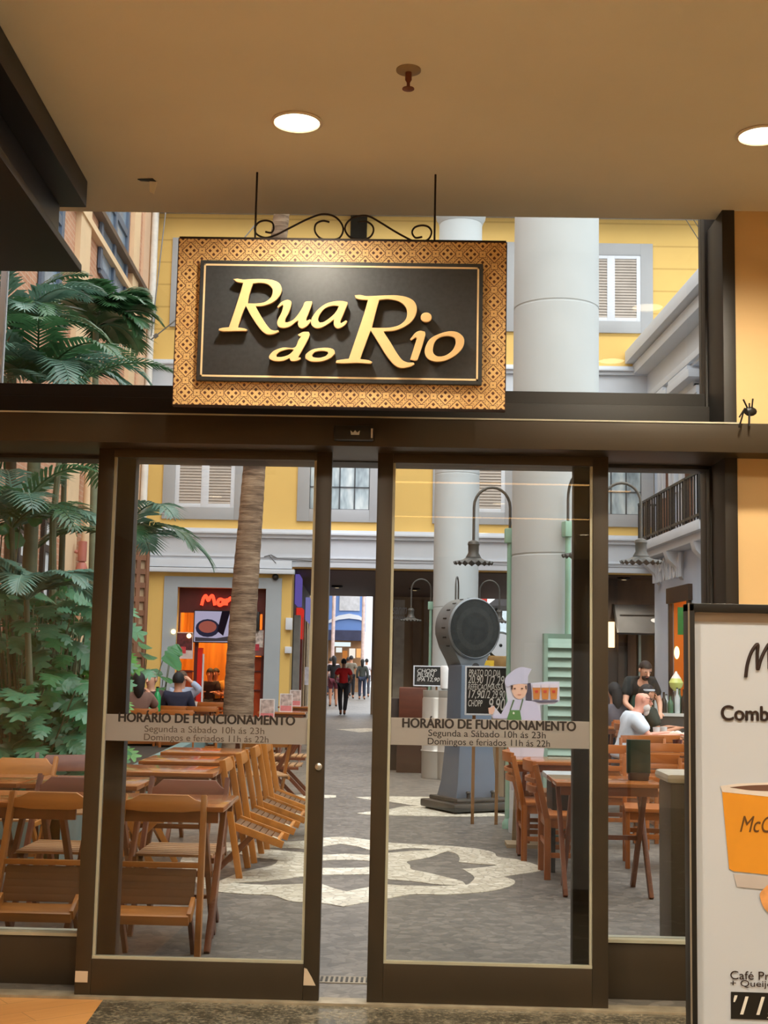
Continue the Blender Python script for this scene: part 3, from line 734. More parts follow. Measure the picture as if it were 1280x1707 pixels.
# facade windows
SHUT = plain('grey_beige_shutter', (178, 168, 158), .6, 0, .08, 3)
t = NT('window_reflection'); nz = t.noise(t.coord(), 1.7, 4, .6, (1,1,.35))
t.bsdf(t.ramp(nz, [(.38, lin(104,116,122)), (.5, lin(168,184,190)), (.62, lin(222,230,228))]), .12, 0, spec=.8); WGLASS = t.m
nwin = [10]
def fwin(cx, z0, z1, w, kind, label):
    nwin[0] += 1
    o = thing('window_%d' % nwin[0], label, 'window', (cx, YF, 0), kind='structure')
    s = .26
    m = MB(); m.box(-w/2,-w/2+s,-.05,0,z0,z1); m.box(w/2-s,w/2,-.05,0,z0,z1); m.box(-w/2+s,w/2-s,-.05,0,z1-s,z1); m.box(-w/2+s,w/2-s,-.05,0,z0,z0+s)
    m.build('window_surround', GREYT, o, bevel=.006)
    a0, a1, b0, b1 = -w/2+s, w/2-s, z0+s, z1-s
    f = .055
    if kind == 'shutter':
        m = MB(); m.box(a0,a0+f*1.6,-.035,0,b0,b1); m.box(a1-f*1.6,a1,-.035,0,b0,b1); m.box(-f*1.5,f*1.5,-.035,0,b0,b1)
        m.box(a0+f*1.6,-f*1.5,-.035,0,b0,b0+f*1.4); m.box(f*1.5,a1-f*1.6,-.035,0,b0,b0+f*1.4); m.box(a0+f*1.6,-f*1.5,-.035,0,b1-f*1.4,b1); m.box(f*1.5,a1-f*1.6,-.035,0,b1-f*1.4,b1)
        m.build('window_frame', WHITE, o, bevel=.005)
        for (u0,u1) in ((a0+f*1.6,-f*1.5),(f*1.5,a1-f*1.6)):
            m = MB(); z = b0+f*1.5
            while z < b1-f*1.5:
                m.add([(u0,-.028,z),(u1,-.028,z),(u1,-.006,z+.07),(u0,-.006,z+.07)], [(0,1,2,3)]); z += .062
            m.build('shutter', SHUT, o)
    else:
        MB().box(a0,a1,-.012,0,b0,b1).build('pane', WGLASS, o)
        m = MB(); g = .012
        for i in range(5): x = a0+(a1-a0)*i/4; m.box(x-g*1.3,x+g*1.3,-.03,-.01,b0,b1)
        n = max(3, round((b1-b0)/.45))
        for i in range(n+1): z = b0+(b1-b0)*i/n; m.box(a0,a1,-.03,-.01,z-g,z+g)
        m.build('muntin_grid', plain('muntin_grey', (74,80,84), .5), o)
    return o
ww = at(412, 800, YF).x - at(272, 800, YF).x
zs0 = at(340, 866, YF).z
xs = [at(342, 810, YF).x + i*(at(1018,830,YF).x-at(342,810,YF).x)/3 for i in range(4)]
z30 = at(1040, 556, YF).z; z31 = at(1040, 407, YF).z
nmz = ['left', 'centre left', 'centre right', 'right']
for i in range(4):
    fwin(xs[i], zs0, zs0+1.95, ww, 'shutter' if i in (0, 2) else 'glass', '%s window of the yellow building, first floor, %s' % (nmz[i], 'white louvred shutters' if i in (0,2) else 'dark grid over reflecting glass'))
    fwin(xs[i], z30, z31, ww, 'shutter', '%s shuttered window of the yellow building, second floor' % nmz[i])
# portal
m = MB(); xg0 = at(270, 1080, YF).x; xg1 = at(467, 1080, YF).x; zg1 = at(366, 962, YF).z
m.box(xg0,xpo0,YF-.04,YF,0,zg1); m.box(xpo1,xg1,YF-.04,YF,0,zg1); m.box(xpo0,xpo1,YF-.04,YF,zpo,zg1)
tag(m.build('trim_portal', plain('blue_grey_render', (164,172,178), .7, 0, .05, 2)), 'blue grey surround of the shop opening in the yellow wall', 'trim', kind='structure')
# security camera dot + cables on the facade
q = at(459, 962, YF-.08)
MB().ell((0,0,0), .07,.07,.07, 10, 8).build('dome_camera', BLACK, smooth=True, loc=(q.x, YF-.07, q.z))
tag(bpy.data.objects['dome_camera'], 'small black dome camera under the cornice by the shop', 'camera')
m = MB(); Y_ = YF-.13
pts = [at(x, y, Y_) for x, y in ((440,928),(452,925),(463,931),(478,932),(530,936))]
m.tube(pts, .012, 5); m.tube([at(448,925,Y_), at(460,939,Y_)], .01, 5)
tag(m.build('facade_cable', plain('cable_grey', (110,112,114), .6)), 'thin loose cable along the lower white cornice', 'cable')

# ---------------------------------------------------------------- shop in the portal
SD = YF+.5
t = NT('amber_planks'); p = t.coord(); nz = t.noise(p, 3, 4, .6, (1,1,.12)); 
wv = t.noise(p, 9, 3, .5, (1,1,.02))
t.bsdf(t.ramp(t.math('ADD', t.math('MULTIPLY', nz,.5), t.math('MULTIPLY', wv,.5)), [(.35, lin(150,84,26)), (.65, lin(226,150,52))]), .5); AMBER = t.m
DRED = plain('oxblood_wood', (86, 26, 22), .5, 0, .15, 5)
m = MB(); a, b = xpo0-.4, xpo1+.05
m.box(a,b,SD+3.2,SD+3.3,-.05,4); m.box(a-.1,a,SD,SD+3.3,-.05,4); m.box(b,b+.1,SD,SD+3.3,-.05,4); m.box(a,b,SD,SD+3.3,zpo+.1,zpo+.2)
tag(m.build('wall_shop', AMBER), 'amber planked interior of the small shop in the yellow wall', 'wall', kind='structure')
sl_ = bpy.data.lights.new('shop_light', 'AREA'); sl_.energy = 150; sl_.size = 1.6; sl_.color = (1,.62,.25)
so = bpy.data.objects.new('shop_light', sl_); COL.objects.link(so); so.location = ((a+b)/2, SD+1.7, zpo)
sf = thing('storefront', 'dark red wooden shop front with amber interior under the glowing red letters', 'shop front', ((xpo0+xpo1)/2, YF+.2, 0))
lx = (xpo0+xpo1)/2
def sx(px, py=1080): return at(px, py, YF+.2).x-lx
def sz(px, py): return at(px, py, YF+.2).z
MB().box(xpo0-lx, xpo1-lx, 0,.12, sz(366,1022), zpo).build('fascia', DRED, sf)
m = MB(); 
for (p0,p1) in ((293,298),(324,330),(420,424),(436,441)): m.box(sx(p0),sx(p1),0,.1,0,sz(366,1022))
for y in (1118, 1150): m.box(sx(297),sx(326),.02,.08,sz(310,y+2),sz(310,y)); m.box(sx(422),sx(438),.02,.08,sz(430,y+2),sz(430,y))
m.build('door_frame', DRED, sf)
MB().box(sx(330),sx(338),-.02,.1,0,sz(334,1080)).build('red_panel', plain('signal_red', (206,34,18), .4), sf)
MB().box(sx(338.5),sx(340.5),-.01,.08,0,sz(334,1090)).build('white_strip', WHITE, sf)
MB().box(sx(299),sx(322),.05,.06,sz(310,1200),sz(310,1117)).build('glass_panel', plain('orange_pane', (160,62,26), .3, 0, .25, 6), sf)
MB().box(sx(424),sx(437),.05,.06,sz(430,1200),sz(430,1095)).build('glass_panel', plain('orange_pane', (160,62,26), .3), sf)
NEON = glow('red_neon', (255, 70, 44), 3.2); NEONC = glow('neon_core', (255, 150, 130), 3.0)
ns = thing('neon_letters', 'glowing red letters reading Mar on the dark red fascia', 'neon sign', (lx, YF+.14, 0))
def nst(pts, name):
    P = [at(x, y, YF+.14) for x, y in pts]
    P = smoothpts([(q.x-lx, q.z) for q in P], False, 5)
    MB().tube([(q.x, 0, q.y) for q in P], .034, 8).build(name, NEON, ns, smooth=True)
nst([(336,1009),(339,998),(343,993),(347,1001),(350,996),(354,993),(357,1002),(358,1009)], 'letter')
nst([(371,1000),(366,999),(363,1004),(366,1009),(371,1006),(372,999),(373,1009)], 'letter')
nst([(377,1009),(378,999),(380,1002),(384,997),(387,1001)], 'letter')
# screen
sc_ = thing('menu_screen', 'lit screen showing a pan of food in the shop entrance', 'screen', (lx, YF+.08, 0))
x0,x1 = at(324,1045,YF+.08).x-lx, at(405,1045,YF+.08).x-lx; z0,z1 = at(350,1070,YF+.08).z, at(350,1019,YF+.08).z
MB().box(x0-.02,x1+.02,0,.06,z0-.02,z1+.02).build('screen_case', BLACK, sc_)
MB().box(x0,x1,-.004,0,z0,z1).build('screen_face', glow('screen_lilac', (204,196,232), .8), sc_)
def scp(px, py): q = at(px, py, YF+.075); return (q.x-lx, q.z)
def sflat(name, pts, mt, lift, par, fn=scp, yy=-.005, sm=True):
    P = [fn(*p) for p in pts]
    if sm: P = smoothpts(P, True, 4)
    return filled(name, [P], mt, .001, par, facing((0, yy-lift, 0)))
def circ(cx_, cy_, rx, ry, n=16): return [(cx_+rx*math.cos(2*PI*k/n), cy_+ry*math.sin(2*PI*k/n)) for k in range(n)]
sflat('picture_pan', circ(346,1047,20,15), glow('screen_pan', (58,56,80), .7), 0, sc_, sm=False)
sflat('picture_food', circ(346,1045,15,10), glow('screen_food', (176,96,84), .9), .002, sc_, sm=False)
sflat('picture_shade', [(370,1019),(384,1019),(372,1060),(362,1052)], glow('screen_dark', (44,34,48), .5), .001, sc_, sm=False)
sflat('picture_base', [(325,1062),(360,1064),(385,1060),(385,1069),(325,1069)], glow('screen_base', (92,84,94), .6), .001, sc_, sm=False)
def poster(px0, py0, px1, py1, Y, label, cols, name='wall_poster', slant=0):
    c = at((px0+px1)/2, (py0+py1)/2, Y); hw = (px1-px0)/2*Y/F; hh = (py1-py0)/2*Y/F
    o = thing(name, label, 'poster', (c.x, Y, c.z))
    MB().box(-hw,hw,-.02,.01,-hh,hh).build('poster_sheet', plain('sheet_'+name+str(int(px0)), cols[0], .5), o)
    i = hw*.1
    MB().box(-hw+i,hw-i,-.023,-.019,-hh*.35,hh-i).build('printed_picture', plain('pic_'+name+str(int(px0)), cols[1], .5, 0, .5, 18), o)
    MB().box(-hw+i,hw*.2,-.024,-.02,-hh*.6,-hh*.1).build('printed_band', plain('bnd_'+name+str(int(px0)), cols[2], .5, 0, .3, 20), o)
    return o
poster(293,1054,322,1098, YF+.1, 'framed food poster left of the lit screen', ((210,190,184),(88,36,40),(206,70,76)))
poster(421,1050,440,1093, YF+.1, 'narrow food poster right of the palm trunk', ((120,72,68),(196,184,178),(178,50,66)))
for (px, py, lb) in ((289,1053,'small glowing bulb on the left jamb of the shop'), (315,1060,'small glowing bulb over the left shop poster')):
    q = at(px, py, YF-.05 if px < 300 else YF+.0)
    o = MB().ell((0,0,0), .05,.05,.05, 10, 8).build('light_bulb', glow('bulb_warm', (255,220,150), 5), smooth=True, loc=q); tag(o, lb, 'bulb')
q = at(428, 1036, YF+.08)
o = MB().box(-.06,.06,-.1,.08,-.2,.2).build('wall_speaker', BLACK, bevel=.015, loc=q); tag(o, 'dark grey speaker box hanging beside the palm trunk', 'speaker')

# ---------------------------------------------------------------- arcade under the yellow building
DKC = plain('dark_brown_ceiling', (62, 42, 34), .7, 0, .15, 2)
zc_ = zar-.02
tag(MB().box(xar0-.6, 12, YF+.5, 38.2, zc_, zc_+.3).build('ceiling_arcade', DKC), 'dark brown ceiling of the arcade passage', 'ceiling', kind='structure')
ENDW = plain('arcade_beige', (150, 128, 104), .7, 0, .1, 1.5)
xe0 = at(640, 1050, 38).x-.35; xe1 = at(797, 1050, 38).x
tag(MB().box(xe0, xe1, 38, 38.4, 0, zc_).build('wall_arcade', ENDW), 'beige end wall of the arcade behind the antique scale', 'wall', kind='structure')
for i, (p0, p1, cc) in enumerate(((656,674,(190,184,172)), (688,702,(120,100,80)), (706,722,(128,112,96)))):
    a, b = at(p0,1050,37.95), at(p1,1050,37.95)
    tag(MB().box(a.x,b.x,37.92,38.0,0.0,at(p0,1000,37.95).z).build('trim_panel', plain('arcade_panel_%d' % i, cc, .6)), ['pale panel at the left of the arcade end wall','narrow brown panel of the arcade end wall','grey brown panel of the arcade end wall'][i], 'panel', kind='structure')
q = at(666, 1018, 37.9)
text('wall_lettering', 'sanm', WHITE, .42, .2, .01, None, facing(q), shear=.3)
tag(bpy.data.objects['wall_lettering'], 'pale script lettering on the arcade end wall', 'lettering')
q = at(666, 1030, 37.9); o = text('wall_lettering', 'MASSA', WHITE, .4, .08, .01, None, facing(q)); tag(o, 'small pale capitals under the script on the arcade end wall', 'lettering')
for i, (px_, Y_) in enumerate(((690,33.5),(760,31),(560,33),(1040,27.9))):  # fill lamps added to brighten the arcade, no fixtures known there
    x_ = at(px_,1050,Y_).x
    al = thing('arcade_fill_lamp', 'added fill lamp under the arcade ceiling, %s' % ['over the end wall','behind the farther column','over the passage','in front of the grey awning'][i], 'ceiling light', (x_, Y_, zc_), group='added arcade fill lamps')
    MB().lathe([(.14,0),(.15,-.04),(.12,-.06)], 20).build('lamp_body', BLACK, al); MB().lathe([(.11,-.058),(.001,-.062)], 20).build('diffuser', glow('arcade_fill_glow', (255,226,180), 1.2), al)
    ld = bpy.data.lights.new('arcade_fill_spot','SPOT'); ld.spot_size = R(140); ld.spot_blend = .7; ld.energy = (420,200,120,110)[i]; ld.color = (1,.86,.68); ld.shadow_soft_size = .1
    lo = bpy.data.objects.new('bulb', ld); COL.objects.link(lo); lo.parent = al; lo.location = (0,0,-.15)
# left shop row in the arcade
LROW = plain('arcade_shop_dark', (60, 44, 38), .6, 0, .2, 2)
dX = -.043
def slant(x, Y): return x + dX*(Y-YF)
m = MB().prism([(xar0-.02,YF+.5,0),(slant(xar0,38),38,0),(slant(xar0,38)-.3,38,0),(xar0-.35,YF+.5,0)], (0,0,zc_))
tag(m.build('wall_arcade_left', LROW), 'dark shop fronts along the left side of the arcade', 'wall', kind='structure')
def side_panel(name, Ya, Yb, za, zb, mt, label, cat, thick=.06):
    m = MB().prism([(slant(xar0,Ya)+.01,Ya,za),(slant(xar0,Yb)+.01,Yb,za),(slant(xar0,Yb)+thick,Yb,za),(slant(xar0,Ya)+thick,Ya,za)], (0,0,zb-za))
    return tag(m.build(name, mt), label, cat)
side_panel('shop_sign', 28.3, 30.0, 2.75, 3.4, glow('violet_sign', (120,104,200), .75), 'violet lit shop sign on the left side of the arcade', 'sign', .1)
side_panel('shop_sign', 29.2, 30.4, 2.0, 2.7, glow('red_sign', (236,60,50), .9), 'small red lit sign below the violet one in the arcade', 'sign', .14)
side_panel('shop_sign', 34.5, 36.5, 2.5, 3.2, glow('pale_blue_sign', (150,150,220), .7), 'pale blue sign near the far end of the arcade', 'sign', .12)
for i, (Ya, col_, lb) in enumerate(((28.2,(150,146,140),'grey post'),(29.6,(126,44,34),'dark red post'),(31.2,(196,168,132),'cream post'),(32.6,(150,134,112),'beige post'),(34.0,(190,184,172),'pale post'))):
    side_panel('shop_post', Ya, Ya+.5, 0, 2.5, plain('arcade_post_%d' % i, col_, .6), lb + ' of the shop fronts on the left of the arcade', 'post', .14)
# meter boxes on the yellow pier corner
for (y0, y1, lb) in ((1030,1050,'upper pale meter box on the pier edge beside the arcade'), (1078,1089,'lower pale meter box on the pier edge beside the arcade')):
    a = at(480, y0, YF); b = at(480, y1, YF)
    o = MB().box(xar0-.10,xar0+.04,YF-.1,YF,b.z,a.z).build('meter_box', WHITE, bevel=.01); tag(o, lb, 'box')
# alley behind the arcade
BLUEB = plain('cornflower_render', (104, 138, 196), .7, 0, .05, 1)
Ye = 66.0
def ae(px, py): return at(px, py, Ye)
eb = thing('blue_building', 'blue house with a pale panel closing the far alley', 'building', (0,0,0))
xb0, xb1 = ae(540,1050).x, ae(607,1050).x
MB().box(xb0,xb1,Ye,Ye+2,ae(580,1051).z,9).build('wall', BLUEB, eb)
MB().box(ae(566,1000).x,ae(600,1000).x,Ye-.06,Ye,ae(580,1018).z,ae(580,985).z+1).build('pale_panel', plain('pale_grey_panel', (196,198,202), .6), eb)
pa_ = [(548,1034),(565,1026),(582,1023),(598,1026),(607,1032),(607,1036),(598,1033),(582,1031),(565,1033),(548,1039)]
P = [(ae(*p).x, ae(*p).z) for p in pa_]; filled('arch_moulding', [P], WHITE, .1, eb, facing((0,Ye-.05,0)))
MB().box(xb0,xb1,Ye-.5,Ye,ae(580,1068).z,ae(580,1051).z).build('canopy', plain('navy_canopy', (52,56,84), .6, 0, .3, 2), eb)
MB().box(xb0,xb1,Ye,Ye+.3,0,ae(580,1068).z).build('shop_front', plain('far_shop', (150,112,76), .6, 0, .35, 1.5), eb)
for (p0,p1,y0,y1,c_) in ((553,585,1071,1078,(236,250,250)),(561,571,1080,1088,(236,240,236)),(583,593,1081,1097,(250,240,226)),(595,603,1081,1096,(255,190,120)),(572,580,1085,1100,(190,120,60))):
    MB().box(ae(p0,1080).x,ae(p1,1080).x,Ye-.55,Ye-.5,ae(580,y1).z,ae(580,y0).z).build('lit_sign', glow('far_sign_%d' % p0, c_, 1.0), eb)
SIDE = plain('alley_side', (170, 150, 134), .7, 0, .15, 1)
xa_ = at(538, 1050, 40).x
m = MB().prism([(xa_,40,0),(ae(543,1050).x,Ye,0),(ae(543,1050).x-1,Ye,0),(xa_-1,40,0)], (0,0,9))
tag(m.build('wall_alley', SIDE), 'pale wall on the left of the far alley', 'wall', kind='structure')
for (px, y0_, lb) in ((555, 64, 'left pinkish pole wound with string lights in the far alley'), (605, 64, 'right pinkish pole wound with string lights in the far alley')):
    q = at(px, 1050, y0_)
    o = MB().tube([(q.x,y0_,0),(q.x+.03,y0_,9)], .09, 10).build('alley_pole', plain('pinkish_pole', (206,182,176), .5, 0, .2, 6), smooth=True); tag(o, lb, 'pole')
# right hand opening beyond the arcade
o = MB().box(at(800,1050,60).x, at(860,1050,60).x+3, 60, 62, 0, at(830,1012,60).z).build('wall_far', plain('far_pale_blue', (196,214,226), .6)); tag(o, 'pale blue white building far beyond the right arcade opening', 'building', kind='structure')
o = MB().box(at(785,1000,44).x, at(812,1000,44).x, 44, 44.2, 0, at(805,985,44).z).build('red_banner', plain('banner_red', (190,50,44), .6)); tag(o, 'red banner beyond the antique scale at the arcade edge', 'banner')
a = at(812,990,46); b = at(850,1010,46)
o = MB().prism([(a.x,46,b.z),(a.x+.5,46,a.z),(b.x,46,a.z+.1),(b.x+1,46,b.z)], (0,2,-.1)).build('market_canopy', plain('canopy_grey', (70,72,78), .6)); tag(o, 'dark grey canopy beyond the arcade right of the scale', 'canopy')
MB().tube([(a.x+.4,47,0),(a.x+.4,47,b.z)],.05,8).build('canopy_post', BLACK, o)

# ---------------------------------------------------------------- brick wall left
t = NT('pink_brick'); uv = t.pos(); s3 = t.n('ShaderNodeSeparateXYZ'); t.l(uv, s3.inputs[0])
cb = t.n('ShaderNodeCombineXYZ'); t.l(s3.outputs[1], cb.inputs[0]); t.l(s3.outputs[2], cb.inputs[1])
br = t.n('ShaderNodeTexBrick'); br.inputs['Scale'].default_value = 1; br.inputs['Brick Width'].default_value = .26; br.inputs['Row Height'].default_value = .085; br.inputs['Mortar Size'].default_value = .008
br.inputs['Color1'].default_value = (*lin(206,148,116),1); br.inputs['Color2'].default_value = (*lin(180,122,92),1); br.inputs['Mortar'].default_value = (*lin(206,184,160),1)
t.l(cb.outputs[0], br.inputs[0]); nz = t.noise(uv, 1.2, 4)
t.bsdf(t.mix(.3, br.outputs[0], t.ramp(nz, [(.3, lin(170,120,90)), (.7, lin(222,178,146))])), .8); BRICK = t.m
xB = at(226, 1000, YF).x
def bx(Y): return xB + dX*(Y-YF)
BN = Vector((1, -dX, 0)).normalized(); BP = Vector((xB, YF, 0))
def bw(px, py): return onplane(px, py, BP, BN)      # a point on the brick wall
m = MB().prism([(bx(7),7,0),(bx(YF),YF,0),(bx(YF)-.5,YF,0),(bx(7)-.5,7,0)], (0,0,13))
tag(m.build('wall_brick', BRICK), 'pink brick wall along the left of the street', 'wall', kind='structure')
def bpanel(name, Ya, Yb, za, zb, mt, label, cat, d0=.005, d1=.06, kind='structure'):
    m = MB().prism([(bx(Ya)+d0,Ya,za),(bx(Yb)+d0,Yb,za),(bx(Yb)+d1,Yb,za),(bx(Ya)+d1,Ya,za)], (0,0,zb-za))
    o = m.build(name, mt); return tag(o, label, cat, kind=kind)
CREAM = plain('cream_render', (228, 198, 160), .7, 0, .06, 2)
bpanel('trim_corner', 25.9, YF, 0, 13, PINK, 'pale peach corner strip where the brick wall meets the yellow building', 'trim', 0, .05)
for (pa1, pb1, lb) in ((120,138,'near cream pilaster on the brick wall'), (212,222,'far cream pilaster on the brick wall')):
    Ya = bw(pa1, 500).y; Yb = bw(pb1, 500).y
    bpanel('trim_pilaster', Ya, Yb, 0, 13, CREAM, lb, 'pilaster', 0, .09)
BLUEGL = plain('blue_grey_glass', (130,150,170), .2, 0, .3, 1.2)
def bwindow(px0, px1, ptop, pbot, n, label, dark=False):
    a = bw(px0, pbot); b = bw(px1, pbot); z0 = a.z; z1 = bw(px0, ptop).z if ptop else 12.5
    o = thing('window_%d' % n, label, 'window', (0,0,0), kind='structure')
    Ya, Yb = a.y, b.y
    def pan(Y0,Y1,za,zb,mt,nm,d0,d1):
        MB().prism([(bx(Y0)+d0,Y0,za),(bx(Y1)+d0,Y1,za),(bx(Y1)+d1,Y1,za),(bx(Y0)+d1,Y0,za)], (0,0,zb-za)).build(nm, mt, o)
    pan(Ya,Yb,z0,z1, plain('milky_pane', (222,228,232), .4) if dark else BLUEGL,'pane',.005,.02)
    fm = BLACK if dark else plain('slate_window', (92,106,126), .5)
    ny = max(1, round((Yb-Ya)/(.45 if dark else 1.2))); nz_ = max(1, round((z1-z0)/(.42 if dark else 1.6)))
    m = MB(); w_ = .05 if dark else .07
    for i in range(ny+1):
        Y = Ya+(Yb-Ya)*i/ny; m.prism([(bx(Y)+.02,Y-w_,z0),(bx(Y)+.02,Y+w_,z0),(bx(Y)+.07,Y+w_,z0),(bx(Y)+.07,Y-w_,z0)], (0,0,z1-z0))
    for i in range(nz_+1):
        z = z0+(z1-z0)*i/nz_; m.prism([(bx(Ya)+.02,Ya,z-w_),(bx(Yb)+.02,Yb,z-w_),(bx(Yb)+.06,Yb,z-w_),(bx(Ya)+.06,Ya,z-w_)], (0,0,2*w_))
    m.build('window_grid', fm, o)
bwindow(162, 206, 0, 448, 30, 'tall blue grey upper window high on the brick wall')
bwindow(62, 92, 0, 500, 31, 'upper window of the brick wall behind the palm crown')
bwindow(134, 158, 866, 1060, 32, 'barred ground floor window of the brick wall next to the door frame', True)
bwindow(2, 34, 870, 1030, 33, 'barred window of the brick wall at the left picture edge', True)
bwindow(62, 76, 860, 1010, 34, 'narrow barred window of the brick wall between palm stems', True)
def bledge(px, py, d, h, mt, label):
    z = bw(px, py).z
    m = MB().prism([(bx(9)+.0,9,z),(bx(YF)+.0,YF,z),(bx(YF)+d,YF,z),(bx(9)+d,9,z)], (0,0,h))
    return tag(m.build('trim_ledge', mt), label, 'ledge', kind='structure')
bledge(205, 440, .16, .10, plain('dark_ledge', (96,78,66), .6), 'dark ledge line running along the brick wall')
bledge(165, 415, .12, .12, CREAM, 'cream ledge along the brick wall')
q = bw(238, 480)
o = MB().tube([(q.x+.12,YF-.35,0),(q.x+.12,YF-.35,12.5)], .075, 10).build('white_downpipe', plain('pvc_white', (226,222,214), .4), smooth=True); tag(o, 'white downpipe in the corner of the brick wall', 'pipe')
q = bw(125, 950)
o = MB().tube([(q.x+.15,q.y,1.2),(q.x+.15,q.y,3.6),(q.x+.18,q.y,3.75),(q.x+.15,q.y,3.9),(q.x+.15,q.y,6.2)], .07, 10).build('wall_pipe', CREAM, smooth=True); tag(o, 'cream pipe running up the brick wall beside the barred window', 'pipe')
q = bw(117, 940)
cy = MB(); cy.ell((0,0,.0), .10,.10,.20, 12, 8); cy.tube([(0,0,.18),(0,0,.5)], .07, 10); cy.tube([(0,0,.30),(-.12,0,.34)], .03, 8)
o = cy.build('alarm_bell', plain('dull_pink_red', (176,104,90), .5), smooth=True, loc=(q.x+.24, q.y-.2, q.z-.15)); tag(o, 'pinkish red pump body hanging on the brick wall pipe', 'bell')
# roof cables with turnbuckles near the corner
cabs = [((277,345),(252,560),26.2,'left thin steel stay cable with turnbuckle in front of the yellow wall'), ((300,528),(252,566),26.0,'short steel stay rod slanting behind the sign edge'),((425,375),(300,528),26.0,'slanted steel stay rod passing behind the sign')]
for (a_, b_, Y_, lb) in cabs:
    A_ = at(a_[0], a_[1], Y_); B_ = at(b_[0], b_[1], Y_)
    m = MB(); m.tube([A_, B_], .014, 6)
    m.tube([A_.lerp(B_, .78), A_.lerp(B_, .9)], .045, 8)
    o = m.build('stay_cable', plain('steel_cable', (132,130,126), .4, .6), smooth=True); tag(o, lb, 'cable')
A_, B_ = at(1142, 345, 26.97), at(1190, 418, 22.6)
for k, lb in ((0,'upper thin wire crossing the top right of the yellow wall'),(1,'lower thin wire crossing the top right of the yellow wall')):
    o = MB().tube([A_+Vector((-k*.12,0,0))*1.3, B_+Vector((-k*.12,0,-k*.05))], .011, 6).build('wire', BLACK); tag(o, lb, 'cable')

# ---------------------------------------------------------------- right building
WB = plain('blue_white_render', (190, 204, 224), .65, 0, .04, 1.5)
xR = at(1091, 1000, YF).x
def rx(Y): return xR + dX*(Y-YF)
RN = Vector((-1, dX, 0)).normalized(); RP = Vector((xR, YF, 0))
def rw(px, py): return onplane(px, py, RP, RN)
def rprism(Ya, Yb, za, zb, d0, d1):
    return [(rx(Ya)-d0,Ya,za),(rx(Yb)-d0,Yb,za),(rx(Yb)-d1,Yb,za),(rx(Ya)-d1,Ya,za)], (0,0,zb-za)
ztop = rw(1102, 588).z
dY0, dY1 = rw(1150, 1050).y, rw(1121, 1050).y
zdo = rw(1140, 985).z
m = MB(); m.prism(*rprism(15, dY0, 0, zdo, 0, -.5)); m.prism(*rprism(dY1, YF, 0, zdo, 0, -.5)); m.prism(*rprism(15, YF, zdo, ztop, 0, -.5))
tag(m.build('wall_right_building', WB), 'pale blue white building along the right of the street', 'building', kind='structure')
m = MB()
for (dz0, dz1, d) in ((-.10,.16,.62),(-.34,-.12,.46),(-.95,-.82,.24),(-1.0,-.34,.16)):
    m.prism(*rprism(16, YF-.05, ztop+dz0, ztop+dz1, 0, d))
tag(m.build('trim_roof_cornice', BAND, bevel=.01), 'stepped white roof cornice of the right building', 'cornice', kind='structure')
BRSH = plain('brown_shutter', (120, 74, 52), .6, 0, .15, 4)
zb_ = 4.03
for i, (pa1, pb1, lb) in enumerate(((1106,1122,'far tall brown door over the balcony'), (1142,1164,'near tall brown door over the balcony'))):
    o = thing('window_%d' % (40+i), lb, 'window', (0,0,0), kind='structure')
    Ya, Yb = rw(pb1, 800).y, rw(pa1, 800).y
    MB().prism(*rprism(Ya, Yb, zb_+.05, zb_+2.6, 0, .04)).build('shutter', BRSH, o)
    m = MB(); m.prism(*rprism(Ya-.12, Ya, zb_, zb_+2.7, 0, .1)); m.prism(*rprism(Yb, Yb+.12, zb_, zb_+2.7, 0, .1)); m.prism(*rprism(Ya-.12, Yb+.12, zb_+2.6, zb_+2.75, 0, .12)); m.prism(*rprism(Ya-.25, Yb+.25, zb_+2.85, zb_+3.0, 0, .26))
    m.prism(*rprism(Ya-.1, Yb+.1, zb_+3.0, zb_+3.14, 0, .16))
    m.build('window_surround', BAND, o, bevel=.008)
# upper floor small windows with brown shutters
for i, (pa1, pb1, lb) in enumerate(((1112,1128,'far upper shuttered window under the roof cornice'), (1144,1168,'near upper shuttered window under the roof cornice'))):
    o = thing('window_%d' % (44+i), lb, 'window', (0,0,0), kind='structure')
    Ya, Yb = rw(pb1, 665).y, rw(pa1, 665).y; zt_ = ztop-1.5
    MB().prism(*rprism(Ya, Yb, zt_-1.6, zt_, 0, .04)).build('shutter', BRSH, o)
    m = MB(); m.prism(*rprism(Ya-.12, Yb+.12, zt_, zt_+.14, 0, .12)); m.prism(*rprism(Ya-.3, Yb+.3, zt_+.25, zt_+.4, 0, .3)); m.prism(*rprism(Ya-.12, Ya, zt_-1.6, zt_, 0, .1)); m.prism(*rprism(Yb, Yb+.12, zt_-1.6, zt_, 0, .1))
    m.build('window_surround', BAND, o, bevel=.008)
# balcony
bal = thing('balcony', 'white balcony with a dark iron railing on the right building', 'balcony', (0,0,0))
bY0, bY1 = 21.9, YF-.3; bd = .42
MB().prism(*rprism(bY0, bY1, zb_-.16, zb_+.02, 0, bd)).build('slab', BAND, bal, bevel=.01)
MB().prism(*rprism(bY0, bY1, zb_-.30, zb_-.16, 0, bd*.75)).build('slab_moulding', BAND, bal, bevel=.01)
for Y in (22.6, 24.6, 26.4):
    m = MB().prism([(rx(Y),Y,zb_-.30),(rx(Y)-bd*.8,Y,zb_-.30),(rx(Y)-bd*.7,Y,zb_-.45),(rx(Y)-bd*.35,Y,zb_-.6),(rx(Y),Y,zb_-.85)], (0,.3,0))
    m.build('corbel', BAND, bal, bevel=.008)
m = MB()
for z in (zb_+.1, zb_+.84): m.beam((rx(bY0)-bd+.03,bY0,z),(rx(bY1)-bd+.03,bY1,z), .045,.045)
